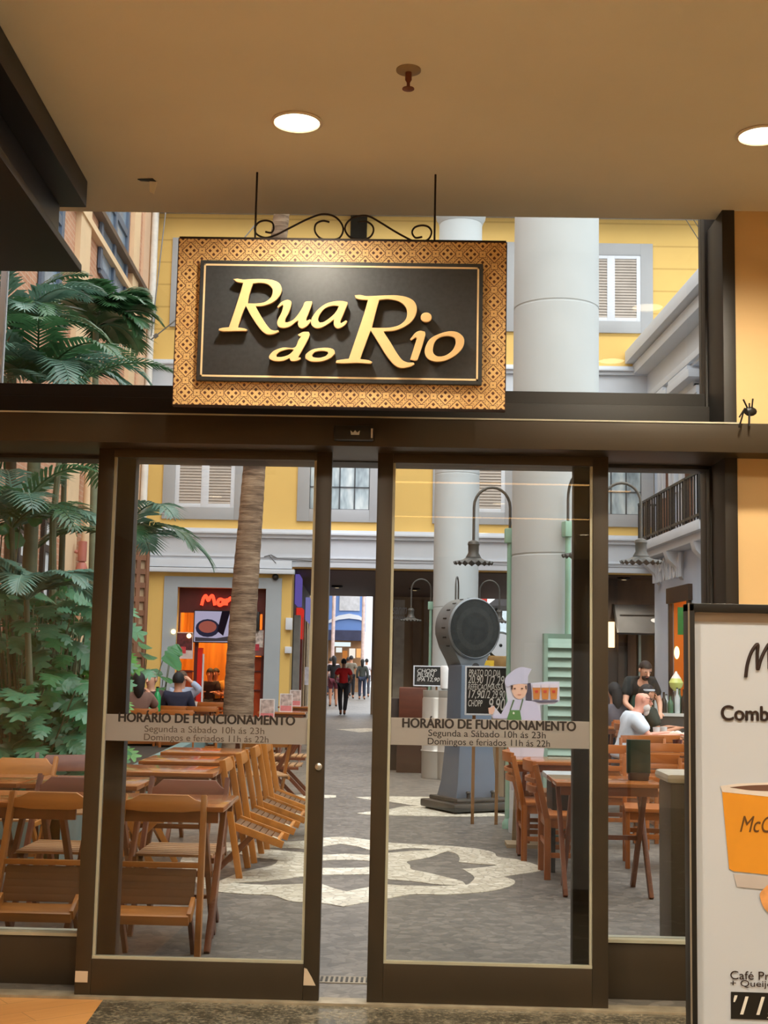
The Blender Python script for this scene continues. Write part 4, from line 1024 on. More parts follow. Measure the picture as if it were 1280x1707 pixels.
m.beam((rx(bY1)-bd+.03,bY1,zb_+.84),(rx(bY1),bY1,zb_+.84),.04,.04); m.beam((rx(bY1)-bd+.03,bY1,zb_+.1),(rx(bY1),bY1,zb_+.1),.04,.04)
m.build('handrail', BLACK, bal)
Y = bY0; m = MB(); i = 0
while Y < bY1:
    m.beam((rx(Y)-bd+.03,Y,zb_),(rx(Y)-bd+.03,Y,zb_+.84), .028 if i%5 else .06, .028 if i%5 else .06); Y += .2; i += 1
for k in range(4): x = rx(bY1)-bd+.03 + k*.1; m.beam((x,bY1,zb_),(x,bY1,zb_+.84),.02,.02)
m.build('balusters', BLACK, bal)
# lettering on the right wall
za = rw(1130, 945).z
lt = thing('wall_sign', 'white capital letters fixed along the wall under the balcony', 'sign', (0,0,0))
ly0, ly1 = rw(1144, 945).y, rw(1098, 955).y
word = 'EMPORIUM'; n = len(word)
for i, ch in enumerate(word):
    Yc = ly1 + (ly0-ly1)*(i+.5)/n
    M = facing((rx(Yc)-.09, Yc, za), ax=(-dX,-1,0), ay=(0,0,1))
    text('letter', ch, WHITE, abs(ly0-ly1)/n*.78 if ch != 'I' else .1, .46, .05, lt, M)
# doorway on the right wall
DKB2 = plain('dark_door_brown', (50, 36, 28), .5)
m = MB(); m.prism(*rprism(dY0-.12, dY0+.02, 0, zdo+.02, .0, .06)); m.prism(*rprism(dY1-.02, dY1+.12, 0, zdo+.02, 0, .06)); m.prism(*rprism(dY0-.2, dY1+.2, zdo-.2, zdo+.1, 0, .08))
tag(m.build('trim_doorway', DKB2), 'dark brown frame of the doorway in the right building', 'door frame', kind='structure')
ORAN = plain('orange_wall', (214, 128, 30), .6, 0, .1, 2)
m = MB(); m.prism(*rprism(dY0-.5, dY1+.5, -.02, zdo+.1, -2.0, -2.1)); m.prism(*rprism(dY1-.03, dY1-.004, 0, zdo, -.02, -.5)); m.prism(*rprism(dY1+.1, dY1+.2, -.02, zdo+.1, -.5, -2.1)); m.prism(*rprism(dY0-.2, dY0-.1, -.02, zdo+.1, -.5, -2.1)); m.prism(*rprism(dY0-.5,dY1+.5,zdo,zdo+.1,-.4,-2.1))
tag(m.build('wall_doorway', ORAN), 'orange wall inside the doorway of the right building', 'wall', kind='structure')
ol = bpy.data.lights.new('doorway_light','POINT'); ol.energy = 40; ol.color = (1,.7,.35); oo = bpy.data.objects.new('doorway_light', ol); COL.objects.link(oo); oo.location = (rx(24)+1.2, (dY0+dY1)/2, 2.3)
q = at(1130, 1030, 24)
o = MB().box(q.x,q.x+.5,24,24.04,at(1130,1058,24).z,at(1130,1012,24).z).build('hanging_banner', plain('banner_green', (36,140,60), .6), bevel=.004); tag(o, 'green banner hanging in the orange doorway', 'banner')
q = at(1128, 1088, 24.3); o = MB().ell((0,0,0), .05,.05,.12, 10, 8).build('wall_lamp', glow('sconce', (255,214,140), 5), smooth=True, loc=q); tag(o, 'small lit wall lamp on the orange doorway wall', 'lamp')
# awning shop at the right end of the arcade
YA = YF+.9
tag(MB().box(at(990,1100,28.7).x, xR+2.4, 28.7, 28.9, 0, zc_).build('wall_shop_wood', wood('weathered_boards', (74,58,46), 'z', .6, .4, 5)), 'weathered board wall behind the grey awning', 'wall', kind='structure')
for i, (p0, p1, cc, lb) in enumerate(((1030,1040,(66,48,30),'dark brown board strip behind the bearded waiter'),(1046,1060,(90,68,50),'brown board strip under the middle of the awning'),(1064,1068,(150,164,156),'pale green batten under the awning'),(1092,1110,(136,152,182),'blue grey hanging drape right of the boards'))):
    a = at(p0,1120,28.6).x; b = at(p1,1120,28.6).x
    tag(MB().box(a,b,28.56,28.7,0,at(1060,1050,28.6).z).build('shop_board', plain('shop_board_%d' % i, cc, .6, 0, .15, 5)), lb, 'board')
aw = thing('awning', 'dark grey shop awning with a small emblem at the right of the arcade', 'awning', (0,0,0))
a0, a1, a2, a3 = at(1022,1008,28.7), at(1104,1008,28.7), at(1110,1058,YA-.1), at(1030,1056,YA-.1)
t = NT('awning_cloth'); nz = t.noise(t.coord(), 2, 3)
t.bsdf(t.ramp(nz, [(.3, lin(66,68,72)), (.7, lin(80,82,86))]), .7); AWN = t.m
m = MB(); m.add([a0,a1,a2,a3,a0-Vector((0,0,.02)),a1-Vector((0,0,.02)),a2-Vector((0,.02,.02)),a3-Vector((0,.02,.02))], [(0,1,2,3),(7,6,5,4),(0,4,5,1),(1,5,6,2),(2,6,7,3),(3,7,4,0)])
m.build('cloth', AWN, aw)
m = MB(); m.beam(a0,a3,.04,.04); m.beam(a1,a2,.04,.04); m.beam(a2,a3,.04,.04); m.build('awning_frame', BLACK, aw)
e1 = a0.lerp(a3,.45); e2 = a1.lerp(a2,.45); eb_ = e1.lerp(e2,.62)
nn = (a1-a0).cross(a3-a0).normalized(); nn = nn if nn.y < 0 else -nn
up2 = (a0-a3).normalized()
M = facing(eb_+nn*.012, (1,0,0), up2)
filled('emblem_line', [[(-.55,.05),(.35,.05),(.35,.09),(-.55,.09)]], BLACK, .004, aw, M)
filled('emblem', [[(.2+.1*math.cos(2*PI*k/12), -.12+.08*math.sin(2*PI*k/12)) for k in range(12)]], WHITE, .004, aw, M)
q = at(1019, 1058, 28.62); o = MB().tube([(0,0,-.28),(0,0,.28)], .07, 10).build('wall_lamp', glow('tube_lamp', (255,224,170), 3), smooth=True, loc=q); tag(o, 'lit tube lamp at the left end of the awning', 'lamp')

# ---------------------------------------------------------------- columns
t = NT('white_column'); nz = t.noise(t.coord(), 1.4, 4); c = lin(190,197,199)
t.bsdf(t.ramp(nz, [(.3, sc3(c,.94)), (.7, sc3(c,1.05))]), .6); COLW = t.m
def column(px, py, Y, r, h, cap, label, seams):
    q = at(px, py, Y)
    o = thing('round_column', label, 'column', (q.x, Y, 0))
    prof = [(r*1.02,0),(r*1.02,.1),(r*1.0,.12)]
    z = .12
    for s_ in sorted(seams): prof += [(r,s_-.012),(r*.985,s_-.006),(r*.985,s_+.006),(r,s_+.012)]
    prof += [(r*.98,h)]
    MB().lathe(prof, 48).build('shaft', COLW, o, smooth=True)
    if cap: MB().lathe([(r*.98,h),(r*1.02,h+.02),(r*1.04,h+.06),(r*1.12,h+.10),(r*1.16,h+.22),(r*1.16,h+.3)], 32).build('capital', COLW, o, smooth=True)
    return o
Y1, Y2 = 12.0, 22.5
c1o = column(926, 700, Y1, 72.0*Y1/F, 9.6, False, 'near thick white round column with mint green lamp posts', [at(926,498,Y1-.4).z, at(926,922,Y1-.4).z])
h2 = at(772, 376, Y2).z
c2o = column(760, 950, Y2, 37.5*Y2/F, h2, True, 'farther white round column behind the antique scale', [at(763,787,Y2-.4).z, at(760,1012,Y2-.4).z])
c1x, c2x = c1o.location.x, c2o.location.x

# ---------------------------------------------------------------- lamps round the columns
LAMPM = plain('weathered_bronze', (84, 82, 78), .5, .3, .15, 8)
MINT = plain('mint_paint', (150, 190, 170), .5, 0, .06, 4)
def shade_wave(i, a, r, z):
    if i in (3, 4): return r*(1+.03*math.cos(18*a)), z+.012*math.cos(18*a)
    return r, z
def lamp(loc, ang, zb_, label, reach=.345, peak=.19, drop=.32, s=1.0, box=True):
    """post with a box at zb_, gooseneck arching towards ang; loc on the floor"""
    o = thing('street_lamp', label, 'lamp', (loc[0], loc[1], 0), ang, 'street lamps around the columns')
    MB().tube([(0,0,0),(0,0,zb_)], .025, 12).build('post', MINT, o, smooth=True)
    MB().lathe([(.05,0),(.05,.05),(.025,.09)], 14).build('post_foot', MINT, o, smooth=True)
    MB().box(-.05,.05,-.045,.045,zb_-.12,zb_+.02).build('junction_box', MINT, o, bevel=.012)
    pts = [(0,0,zb_)]
    h = .22*s
    pts.append((0,0,zb_+h))
    for k in range(1, 12):
        a = PI*k/12; pts.append((reach/2*(1-math.cos(a)), 0, zb_+h+peak*math.sin(a)))
    pts.append((reach,0,zb_+h)); pts.append((reach,0,zb_+h-drop))
    MB().tube(pts, .0135, 8).build('gooseneck', LAMPM, o, smooth=True)
    zs = zb_+h-drop
    MB().lathe([(.022,.0),(.05,-.015),(.058,-.04),(.052,-.05),(.052,-.09),(.05,-.12),(.075,-.165)], 20, c=(reach,0,zs)).build('lamp_cap', LAMPM, o, smooth=True)
    MB().lathe([(.06,-.16),(.10,-.185),(.14,-.197),(.185,-.215),(.187,-.222),(.14,-.205),(.05,-.18)], 72, c=(reach,0,zs), wave=shade_wave).build('lamp_shade', LAMPM, o, smooth=True)
    return o
def lampset(cx_, Y_, r, names, zb_, angs):
    for (a_in, ang), nm_ in zip(angs, names):
        lamp((cx_+(r+.062)*math.cos(R(a_in)), Y_+(r+.062)*math.sin(R(a_in))), R(ang), zb_, nm_)
zb1 = at(936, 872, 11.5).z
r1 = 72.0*Y1/F
lampset(c1x, Y1, r1, ['left lamp with scalloped shade on the near column', 'middle lamp on the near column, post with mint box in front', 'right lamp on the near column, partly behind the door frame'], zb1, [(150,182),(-82,-74),(-28,-6)])
r2 = 37.5*Y2/F
lampset(c2x, Y2, r2, ['small left lamp on the farther column, seen against the dark arcade', 'small front lamp on the farther column, just above the scale', 'small right lamp on the farther column, right of the scale'], at(760,1003,Y2).z-.02, [(160,180),(-86,-100),(20,0)])
# louvred mint panel at the near column
q = at(912, 1150, 11.35); q2 = at(962, 1150, 11.35)
lv = thing('louvred_cabinet', 'mint green louvred cabinet against the near column', 'cabinet', ((q.x+q2.x)/2+.03, 11.5, 0))
hw = (q2.x-q.x)/2+.03; zt_ = at(930,1056,11.4).z
MB().box(-hw,hw,0,.1,0,zt_).build('body', plain('mint_shadow', (122,152,138), .6), lv)
m = MB(); z = .05
while z < zt_-.05:
    m.add([(-hw,-.05,z),(hw,-.05,z),(hw,0,z+.08),(-hw,0,z+.08),(-hw,-.045,z-.006),(hw,-.045,z-.006),(hw,.005,z+.07),(-hw,.005,z+.07)], [(0,1,2,3),(7,6,5,4),(0,4,5,1),(1,5,6,2),(2,6,7,3),(3,7,4,0)]); z += .085
m.build('louvres', plain('mint_louvre', (150,178,164), .5, 0, .08), lv)
m = MB(); m.box(-hw-.02,-hw+.015,-.06,.1,0,zt_); m.box(hw-.015,hw+.02,-.06,.1,0,zt_); m.build('frame', plain('mint_frame', (140,170,156), .5), lv)

# ---------------------------------------------------------------- antique scale
YC = 13.7
g = at(780, 1330, YC); bz = 0
SLATEB = plain('slate_blue_enamel', (96, 110, 126), .42, .1, .08, 3)
GREYM = plain('gunmetal', (122, 128, 132), .4, .25, .12, 5)
sc = thing('antique_scale', 'tall slate blue antique dial scale with a round dark glass face', 'scale', (g.x, YC, 0), R(30))
k = YC/F
hc = at(782, 1048, YC).z          # dial centre
rd = 50*k; dep = .24
M = Matrix.Rotation(PI/2, 3, 'X')
MB().lathe([(rd*.6,-dep),(rd*.94,-dep+.02),(rd,-dep+.05),(rd,dep*.35-.02),(rd*1.02,dep*.35),(rd*.97,dep*.35+.02),(rd*.95,dep*.35+.008)], 48, c=(0,0,hc), M=M).build('dial_housing', GREYM, sc, smooth=True)
t = NT('dark_dial_glass'); pc = t.coord(); s3 = t.n('ShaderNodeSeparateXYZ'); t.l(pc, s3.inputs[0])
zz = t.math('SUBTRACT', s3.outputs[2], hc)
rad = t.math('SQRT', t.math('ADD', t.math('MULTIPLY', s3.outputs[0], s3.outputs[0]), t.math('MULTIPLY', zz, zz)))
ang = t.math('ARCTAN2', zz, s3.outputs[0])
tick = t.math('MULTIPLY', t.math('LESS_THAN', t.math('FRACT', t.math('MULTIPLY', ang, 16)), .3), t.math('LESS_THAN', t.math('ABSOLUTE', t.math('SUBTRACT', rad, rd*.62)), rd*.09))
nz = t.noise(pc, 14, 4)
t.bsdf(t.mix(t.math('MULTIPLY', tick, .35), t.ramp(nz, [(.3, lin(17,20,18)), (.75, lin(36,40,37))]), lin(96,100,92)), .3, 0, spec=.3)
MB().lathe([(rd*.955,-.004),(rd*.5,.004),(.001,.006)], 48, c=(0,-dep*.35-.012,hc), M=M).build('dial_glass', t.m, sc, smooth=True)
m = MB()
for k_ in range(20):
    a_ = 2*PI*k_/20; c_ = Vector((math.cos(a_)*rd*1.0, 0, hc+math.sin(a_)*rd*1.0)); t1 = Vector((-math.sin(a_),0,math.cos(a_)))*.004
    m.beam(c_+Vector((0,-.01,0)), c_+Vector((0,.05,0)), .012, .012, (math.cos(a_),0,math.sin(a_)))
m.build('rim_notches', BLACK, sc)
# teardrop body from the drum to the pedestal
def ring_pts(pts): return pts
prof = [(-rd*.97, hc-rd*.15), (-rd*.80, hc-rd*.62), (-rd*.52, hc-rd*1.08), (-rd*.40, hc-rd*1.35), (rd*.40, hc-rd*1.35), (rd*.52, hc-rd*1.08), (rd*.80, hc-rd*.62), (rd*.97, hc-rd*.15)]
MB().prism([(x,-.06,z) for x, z in prof], (0,.28,0)).build('lower_housing', GREYM, sc, bevel=.015)
zb0 = .13
for_w = [( .27, zb0), (.235, .3), (.20, .75), (.185, hc-rd*1.2)]
m = MB(); n = len(for_w)
vs = []; fs = []
for (w_, z) in for_w:
    d_ = w_*.72
    vs += [(-w_,-d_,z),(w_,-d_,z),(w_,d_,z),(-w_,d_,z)]
for i in range(n-1):
    for j in range(4): fs.append((i*4+j, i*4+(j+1)%4, (i+1)*4+(j+1)%4, (i+1)*4+j))
fs += [(3,2,1,0), tuple((n-1)*4+j for j in range(4))]
m.add(vs, fs); m.build('pedestal', SLATEB, sc, bevel=.02)
MB().lathe([(.045,0),(.05,.004),(.03,.006),(.001,.007)], 20, M=M, c=(-.02,-.145,hc-rd*1.28)).build('round_window', BLACK, sc, smooth=True)
bs = MB(); bs.box(-.38,.38,-.34,.34,.02,.10); bs.box(-.31,.31,-.28,.28,.10,.145)
bs.build('base', plain('dark_iron', (70,70,68), .4, .5, .2, 6), sc, bevel=.02)
fm = MB()
for sx_ in (-1,1):
    for sy_ in (-1,1): fm.lathe([(.05,0),(.05,.03)], 12, c=(sx_*.3,sy_*.26,0)); 
fm.build('feet', BLACK, sc)
bo = MB()
for sx_ in (-.15,.15): bo.lathe([(.02,.145),(.02,.19),(.03,.2),(.02,.215)], 10, c=(sx_,-.24,0))
bo.build('bolts', BLACK, sc, smooth=True)
# plank leaning behind it, crate, kegs, boards
q = gx(828, 1335); 
o = MB().box(-.10,.10,0,.05,0,1.0).build('pallet_board', wood('pale_board', (150,130,104), 'z'), loc=(q.x-.05, 14.3, 0)); tag(o, 'pale board standing right behind the antique scale', 'board')
o = MB().box(-.14,.14,0,.3,0,.85).build('dark_crate', plain('dark_crate', (64,46,36), .6, 0, .2, 6), bevel=.01, loc=(q.x+.22, 14.6, 0)); tag(o, 'dark brown crate behind the first right hand chairs', 'crate')
# second scale
YB = 24.0
q = at(834, 1076, YB)
s2 = thing('counter_scale', 'small brass counter scale with a white round dial beside the dark one', 'scale', (q.x, YB, 0))
rr = 23*YB/F
MB().lathe([(rr,-.08),(rr,.05),(rr*.8,.08)], 32, c=(0,0,q.z), M=M).build('dial_rim', plain('dark_green_rim', (44,54,48), .4), s2, smooth=True)
MB().lathe([(rr*.84,0),(.001,.01)], 32, c=(0,-.09,q.z), M=M).build('dial_face', WHITE, s2, smooth=True)
MB().lathe([(.03,0),(.001,.01)], 12, c=(0,-.105,q.z), M=M).build('dial_hub', BLACK, s2)
BRASS = plain('old_brass', (150,118,72), .4, .5, .2, 8)
MB().box(-.24,.24,-.1,.12,q.z-rr-.26,q.z-rr*.72).build('brass_body', BRASS, s2, bevel=.04)
MB().box(-.28,.28,-.2,.2,q.z-rr-.42,q.z-rr-.26).build('tray', plain('grey_tray', (150,150,156), .4, .3), s2, bevel=.02)
MB().box(-.45,.26,-.2,.2,0,q.z-rr-.42).build('stand', plain('pale_stand', (176,168,150), .6), s2, bevel=.01)
zst_ = q.z-rr-.42
q = at(811, 1106, 23.9)
o = MB().box(-.13,.13,-.1,.1,0,at(811,1101,23.9).z-zst_).build('yellow_box', plain('napkin_yellow', (232,190,40), .5), bevel=.008, loc=(q.x, 23.9, zst_)); tag(o, 'small yellow box just above the big blackboard', 'box')
# blackboards
def hand(o, rows, hw, hh, col_, y):
    for (s_, cx_, cz_, w_, h_) in rows:
        text('chalk_text', s_, col_, w_*2*hw, h_*2*hh, .001, o, facing((cx_*hw, y, cz_*hh)), shear=.2, bold=.006)
CHALK = plain('chalk', (214,212,206), .8)
SLB = plain('chalkboard_black', (34,34,32), .7, 0, .15, 5)
def board(px0, px1, py0, py1, Y, label, rows, tilt=0):
    c = at((px0+px1)/2, (py0+py1)/2, Y); hw = (px1-px0)/2*Y/F; hh = (py1-py0)/2*Y/F
    o = thing('chalkboard', label, 'blackboard', (c.x, Y, c.z))
    MB().box(-hw,hw,-.01,.01,-hh,hh).build('slate', SLB, o)
    m = MB(); f = .016
    m.box(-hw-f,-hw,-.02,.015,-hh-f,hh+f); m.box(hw,hw+f,-.02,.015,-hh-f,hh+f); m.box(-hw,hw,-.02,.015,hh,hh+f); m.box(-hw,hw,-.02,.015,-hh-f,-hh)
    m.build('board_frame', WHITE, o, bevel=.003)
    m = MB(); m.beam((-hw*.6,.03,-hh),(-hw*.6,.12,-c.z),.03,.03); m.beam((hw*.6,.03,-hh),(hw*.6,.12,-c.z),.03,.03); m.build('easel_leg', wood('easel', (150,110,70), 'z'), o)
    hand(o, rows, hw, hh, CHALK, -.0115)
    return o
board(778, 843, 1114, 1189, 12.4, 'large chalk price board with three hand written rows', [('PRATO DO DIA', -.1, .78, .8, .14),('20,90', -.55, .46, .38, .2),('1/2 29', .45, .46, .45, .2),('REFEICAO', -.45, .16, .48, .12),('MASSA', .45, .16, .4, .13),('17,90', -.5, -.18, .4, .2),('1/2 29,90', .4, -.18, .55, .2),('CHOPP', -.55, -.55, .36, .14),('9,90', .55, -.62, .4, .3)])
m = MB()
board(691, 737, 1112, 1142, 18.6, 'small chalk board on the wooden barrel stand left of the scale', [('CHOPP', -.1, .55, .7, .22),('PILSEN', -.2, .1, .6, .22),('IPA 12,90', .0, -.4, .8, .25)])
# barrel stand & kegs
q = gx(690, 1212)
YK = 18.4
def kx(px): return at(px, 1170, YK).x
bt = thing('wooden_crate', 'dark wooden crate counter left of the kegs', 'crate', (kx(688), YK, 0))
w_ = 25*YK/F; hz = at(690,1146,YK).z
MB().box(-w_,w_,-.3,.3,0,hz*.55).build('lower_box', wood('crate_dark', (66,42,28), 'x', .5), bt, bevel=.015)
MB().box(-w_*.9,w_*.9,-.28,.28,hz*.58,hz).build('upper_box', wood('crate_red', (92,46,28), 'x', .5), bt, bevel=.015)
q = at(659, 1170, YK+.3); o = MB().lathe([(.2,0),(.26,.25),(.28,.5),(.26,.75),(.2,1.0)], 20).build('barrel', plain('barrel_dark', (54,40,32), .6, 0, .2, 4), smooth=True, loc=(q.x, YK+.3, 0)); tag(o, 'dark barrel at the left end of the crate counter', 'barrel')
KEG = plain('keg_steel', (188, 184, 176), .3, .35, .06, 3)
def keg(px, Y, label, first=[None]):
    x = at(px, 1170, Y).x
    if first[0]: return dup(first[0], label, (x, Y, 0))
    o = thing('beer_keg', label, 'keg', (x, Y, 0), group='steel kegs')
    MB().lathe([(.19,0),(.2,.02),(.2,.34),(.215,.36),(.2,.38),(.2,.68),(.215,.70),(.2,.72),(.2,1.04),(.19,1.06)], 28).build('keg_body', KEG, o, smooth=True)
    MB().lathe([(.19,1.06),(.195,1.08),(.195,1.15),(.18,1.15),(.18,1.08)], 28).build('keg_rim', KEG, o, smooth=True)
    first[0] = o; return o
keg(729, 17.4, 'left steel keg between the crate and the scale'); keg(752, 17.3, 'right steel keg partly behind the scale pedestal')
q = at(743, 1150, 17.35)
o = MB().lathe([(.05,0),(.07,.02),(.075,.3),(.06,.32)], 16).build('white_jug', plain('jug_white', (226,226,226), .4), smooth=True, loc=(at(743,1150,17.3).x, 17.35, 1.16)); tag(o, 'white jug standing on the kegs', 'jug')
o = MB().box(-.06,.06,-.06,.06,0,.34).build('bottle_box', plain('dark_green_box', (30,52,46), .5), bevel=.01, loc=(at(753,1150,17.3).x, 17.35, 1.16)); tag(o, 'dark green box on the right keg beside the scale', 'box')

# mint hints under the strip are part of the cabinet; cardboard cook
YCK = 11.0
def ck(px, py): q = at(px, py, YCK); return (q.x, q.z)
cook = thing('cardboard_figure', 'flat cardboard cook with tall white hat holding a tray of three glasses', 'cardboard figure', (0, 0, 0))
def cf(name, pts, rgb, lift, sm=True, d=.004):
    P = [ck(*p) for p in pts]
    if sm: P = smoothpts(P, True, 5)
    return filled(name, [P], plain('cook_'+name+str(rgb[0]), rgb, .5, 0, .02), d, cook, facing((0, YCK-lift, 0)))
CKP = lambda x, y: (800+x/8, 1030+y/8)
cf('backing_board', [CKP(*p) for p in [(330,860),(400,770),(480,690),(560,660),(690,680),(640,780),(640,870),(680,870),(900,850),(1060,850),(1060,1110),(980,1150),(800,1160),(815,1350),(860,1700),(800,2300),(420,2300),(380,1700),(360,1360),(170,1340),(110,1210),(180,1170),(280,1290),(370,1110)]], (214,216,232), -.004, d=.008, sm=False)
cf('coat', [CKP(*p) for p in [(370,1110),(450,1090),(560,1090),(750,1120),(810,1300),(800,1360),(780,1700),(400,1700),(360,1340),(180,1340),(160,1300),(280,1300)]], (206,206,232), .003, sm=False)
cf('hat', [CKP(*p) for p in [(330,860),(345,790),(420,720),(480,680),(560,655),(685,680),(640,760),(640,875),(560,880),(470,885),(410,900),(360,925)]], (204,206,230), .003)
cf('face', [CKP(*p) for p in [(425,900),(530,880),(625,890),(625,980),(590,1050),(530,1085),(470,1060),(430,990)]], (238,196,172), .004)
cf('hair', [CKP(*p) for p in [(412,905),(440,900),(430,960),(415,950)]], (70,52,46), .006)
cf('hair', [CKP(*p) for p in [(600,905),(620,905),(620,960),(605,945)]], (70,52,46), .006)
for ex in (462, 560):
    cf('eye', [CKP(ex+16*math.cos(a*PI/4), 942+8*math.sin(a*PI/4)) for a in range(8)], (90,58,46), .008)
cf('mouth', [CKP(*p) for p in [(500,1015),(525,1022),(550,1015),(525,1028)]], (190,92,84), .008)
cf('apron', [CKP(*p) for p in [(400,1230),(530,1230),(550,1340),(560,1700),(350,1700),(360,1340)]], (94,142,84), .006, sm=False)
cf('apron_strap', [CKP(*p) for p in [(440,1090),(460,1095),(410,1232),(395,1232)]], (94,120,84), .006, sm=False)
cf('apron_strap', [CKP(*p) for p in [(565,1080),(580,1085),(540,1232),(525,1232)]], (94,120,84), .006, sm=False)
cf('apron_emblem', [CKP(*p) for p in [(440,1250),(462,1265),(455,1285),(435,1280)]], (226,236,214), .009)
cf('hand', [CKP(*p) for p in [(110,1200),(160,1190),(190,1170),(195,1230),(165,1290),(120,1280)]], (232,190,168), .004)
cf('bottle', [CKP(*p) for p in [(635,870),(675,870),(690,1000),(690,1105),(610,1105),(612,1000)]], (70,64,84), .003, sm=False)
cf('tray', [CKP(*p) for p in [(680,1100),(1050,1100),(1010,1125),(800,1130)]], (96,92,112), .004)
for gx0 in (700, 815, 930):
    cf('glass_print', [CKP(gx0,930),CKP(gx0+105,930),CKP(gx0+92,1085),CKP(gx0+14,1085)], (206,132,58), .005, sm=False)
    cf('foam_print', [CKP(gx0-2,880),CKP(gx0+107,880),CKP(gx0+105,932),CKP(gx0,932)], (222,214,226), .005, sm=False)
    cf('label_print', [CKP(gx0+30,965),CKP(gx0+75,965),CKP(gx0+70,1000),CKP(gx0+34,1000)], (200,60,40), .008)
q = ck(850, 1310)
MB().beam((ck(865,1200)[0], YCK+.02, .9), (ck(865,1200)[0], YCK+.4, 0), .04, .02).build('support_strut', plain('card_back', (170,150,120), .8), cook)
MB().box(ck(845,1300)[0], ck(900,1300)[0], YCK-.06, YCK+.2, 0, .03).build('foot_plate', plain('card_back', (170,150,120), .8), cook)
# black post high on the facade, behind the ironwork
q = at(598, 380, 26.9)
o = MB().box(-.175,.175,-.1,.1,at(598,640,26.9).z,15).build('black_flue', plain('matt_black', (10,9,8), .9, 0, .05, 6, 0, .1), bevel=.01, loc=(q.x, 26.9, 0)); tag(o, 'black upright post seen through the ironwork above the sign', 'post')
# dark bin behind the right side light
q = at(1135, 1290, 7.0)
bn = thing('waste_bin', 'dark grey waste bin with a pale rounded lid behind the right side light', 'bin', (q.x+.05, 7.05, 0))
zt_ = at(1125, 1303, 7.0).z
MB().box(-.13,.2,-.16,.16,0,zt_).build('bin_body', plain('bin_grey', (58,56,50), .5), bn, bevel=.02)
MB().box(-.15,.22,-.18,.18,zt_,zt_+.05).build('bin_lid', plain('bin_lid', (186,178,160), .5), bn, bevel=.03)
MB().tube([(.08,-.18,zt_-.02),(.085,-.2,zt_-.1),(.075,-.19,zt_-.14)], .008, 6).build('bin_hook', CHROME, bn, smooth=True)
# ================================================================== FURNITURE
WN = wood('honey_wood_upright', (176,112,44), 'z'); WX = wood('honey_wood', (180,116,48), 'x'); WS = wood('pale_slats', (184,140,96), 'x', .45)
RX = wood('red_brown_wood', (112,54,26), 'x'); RZ = wood('red_brown_upright', (98,46,22), 'z')
TBL = wood('table_varnish', (160,96,50), 'x', .09, .25, 9); TBE = wood('table_leg_wood', (110,58,28), 'z', .4)
SEATD = wood('dark_seat_slats', (96,62,30), 'x', .5); CARDT = plain('paper_tag', (206,190,160), .7)
OZ = wood('orange_wood_upright', (150,84,32), 'z', .35); OX = wood('orange_wood', (160,92,40), 'x', .35)

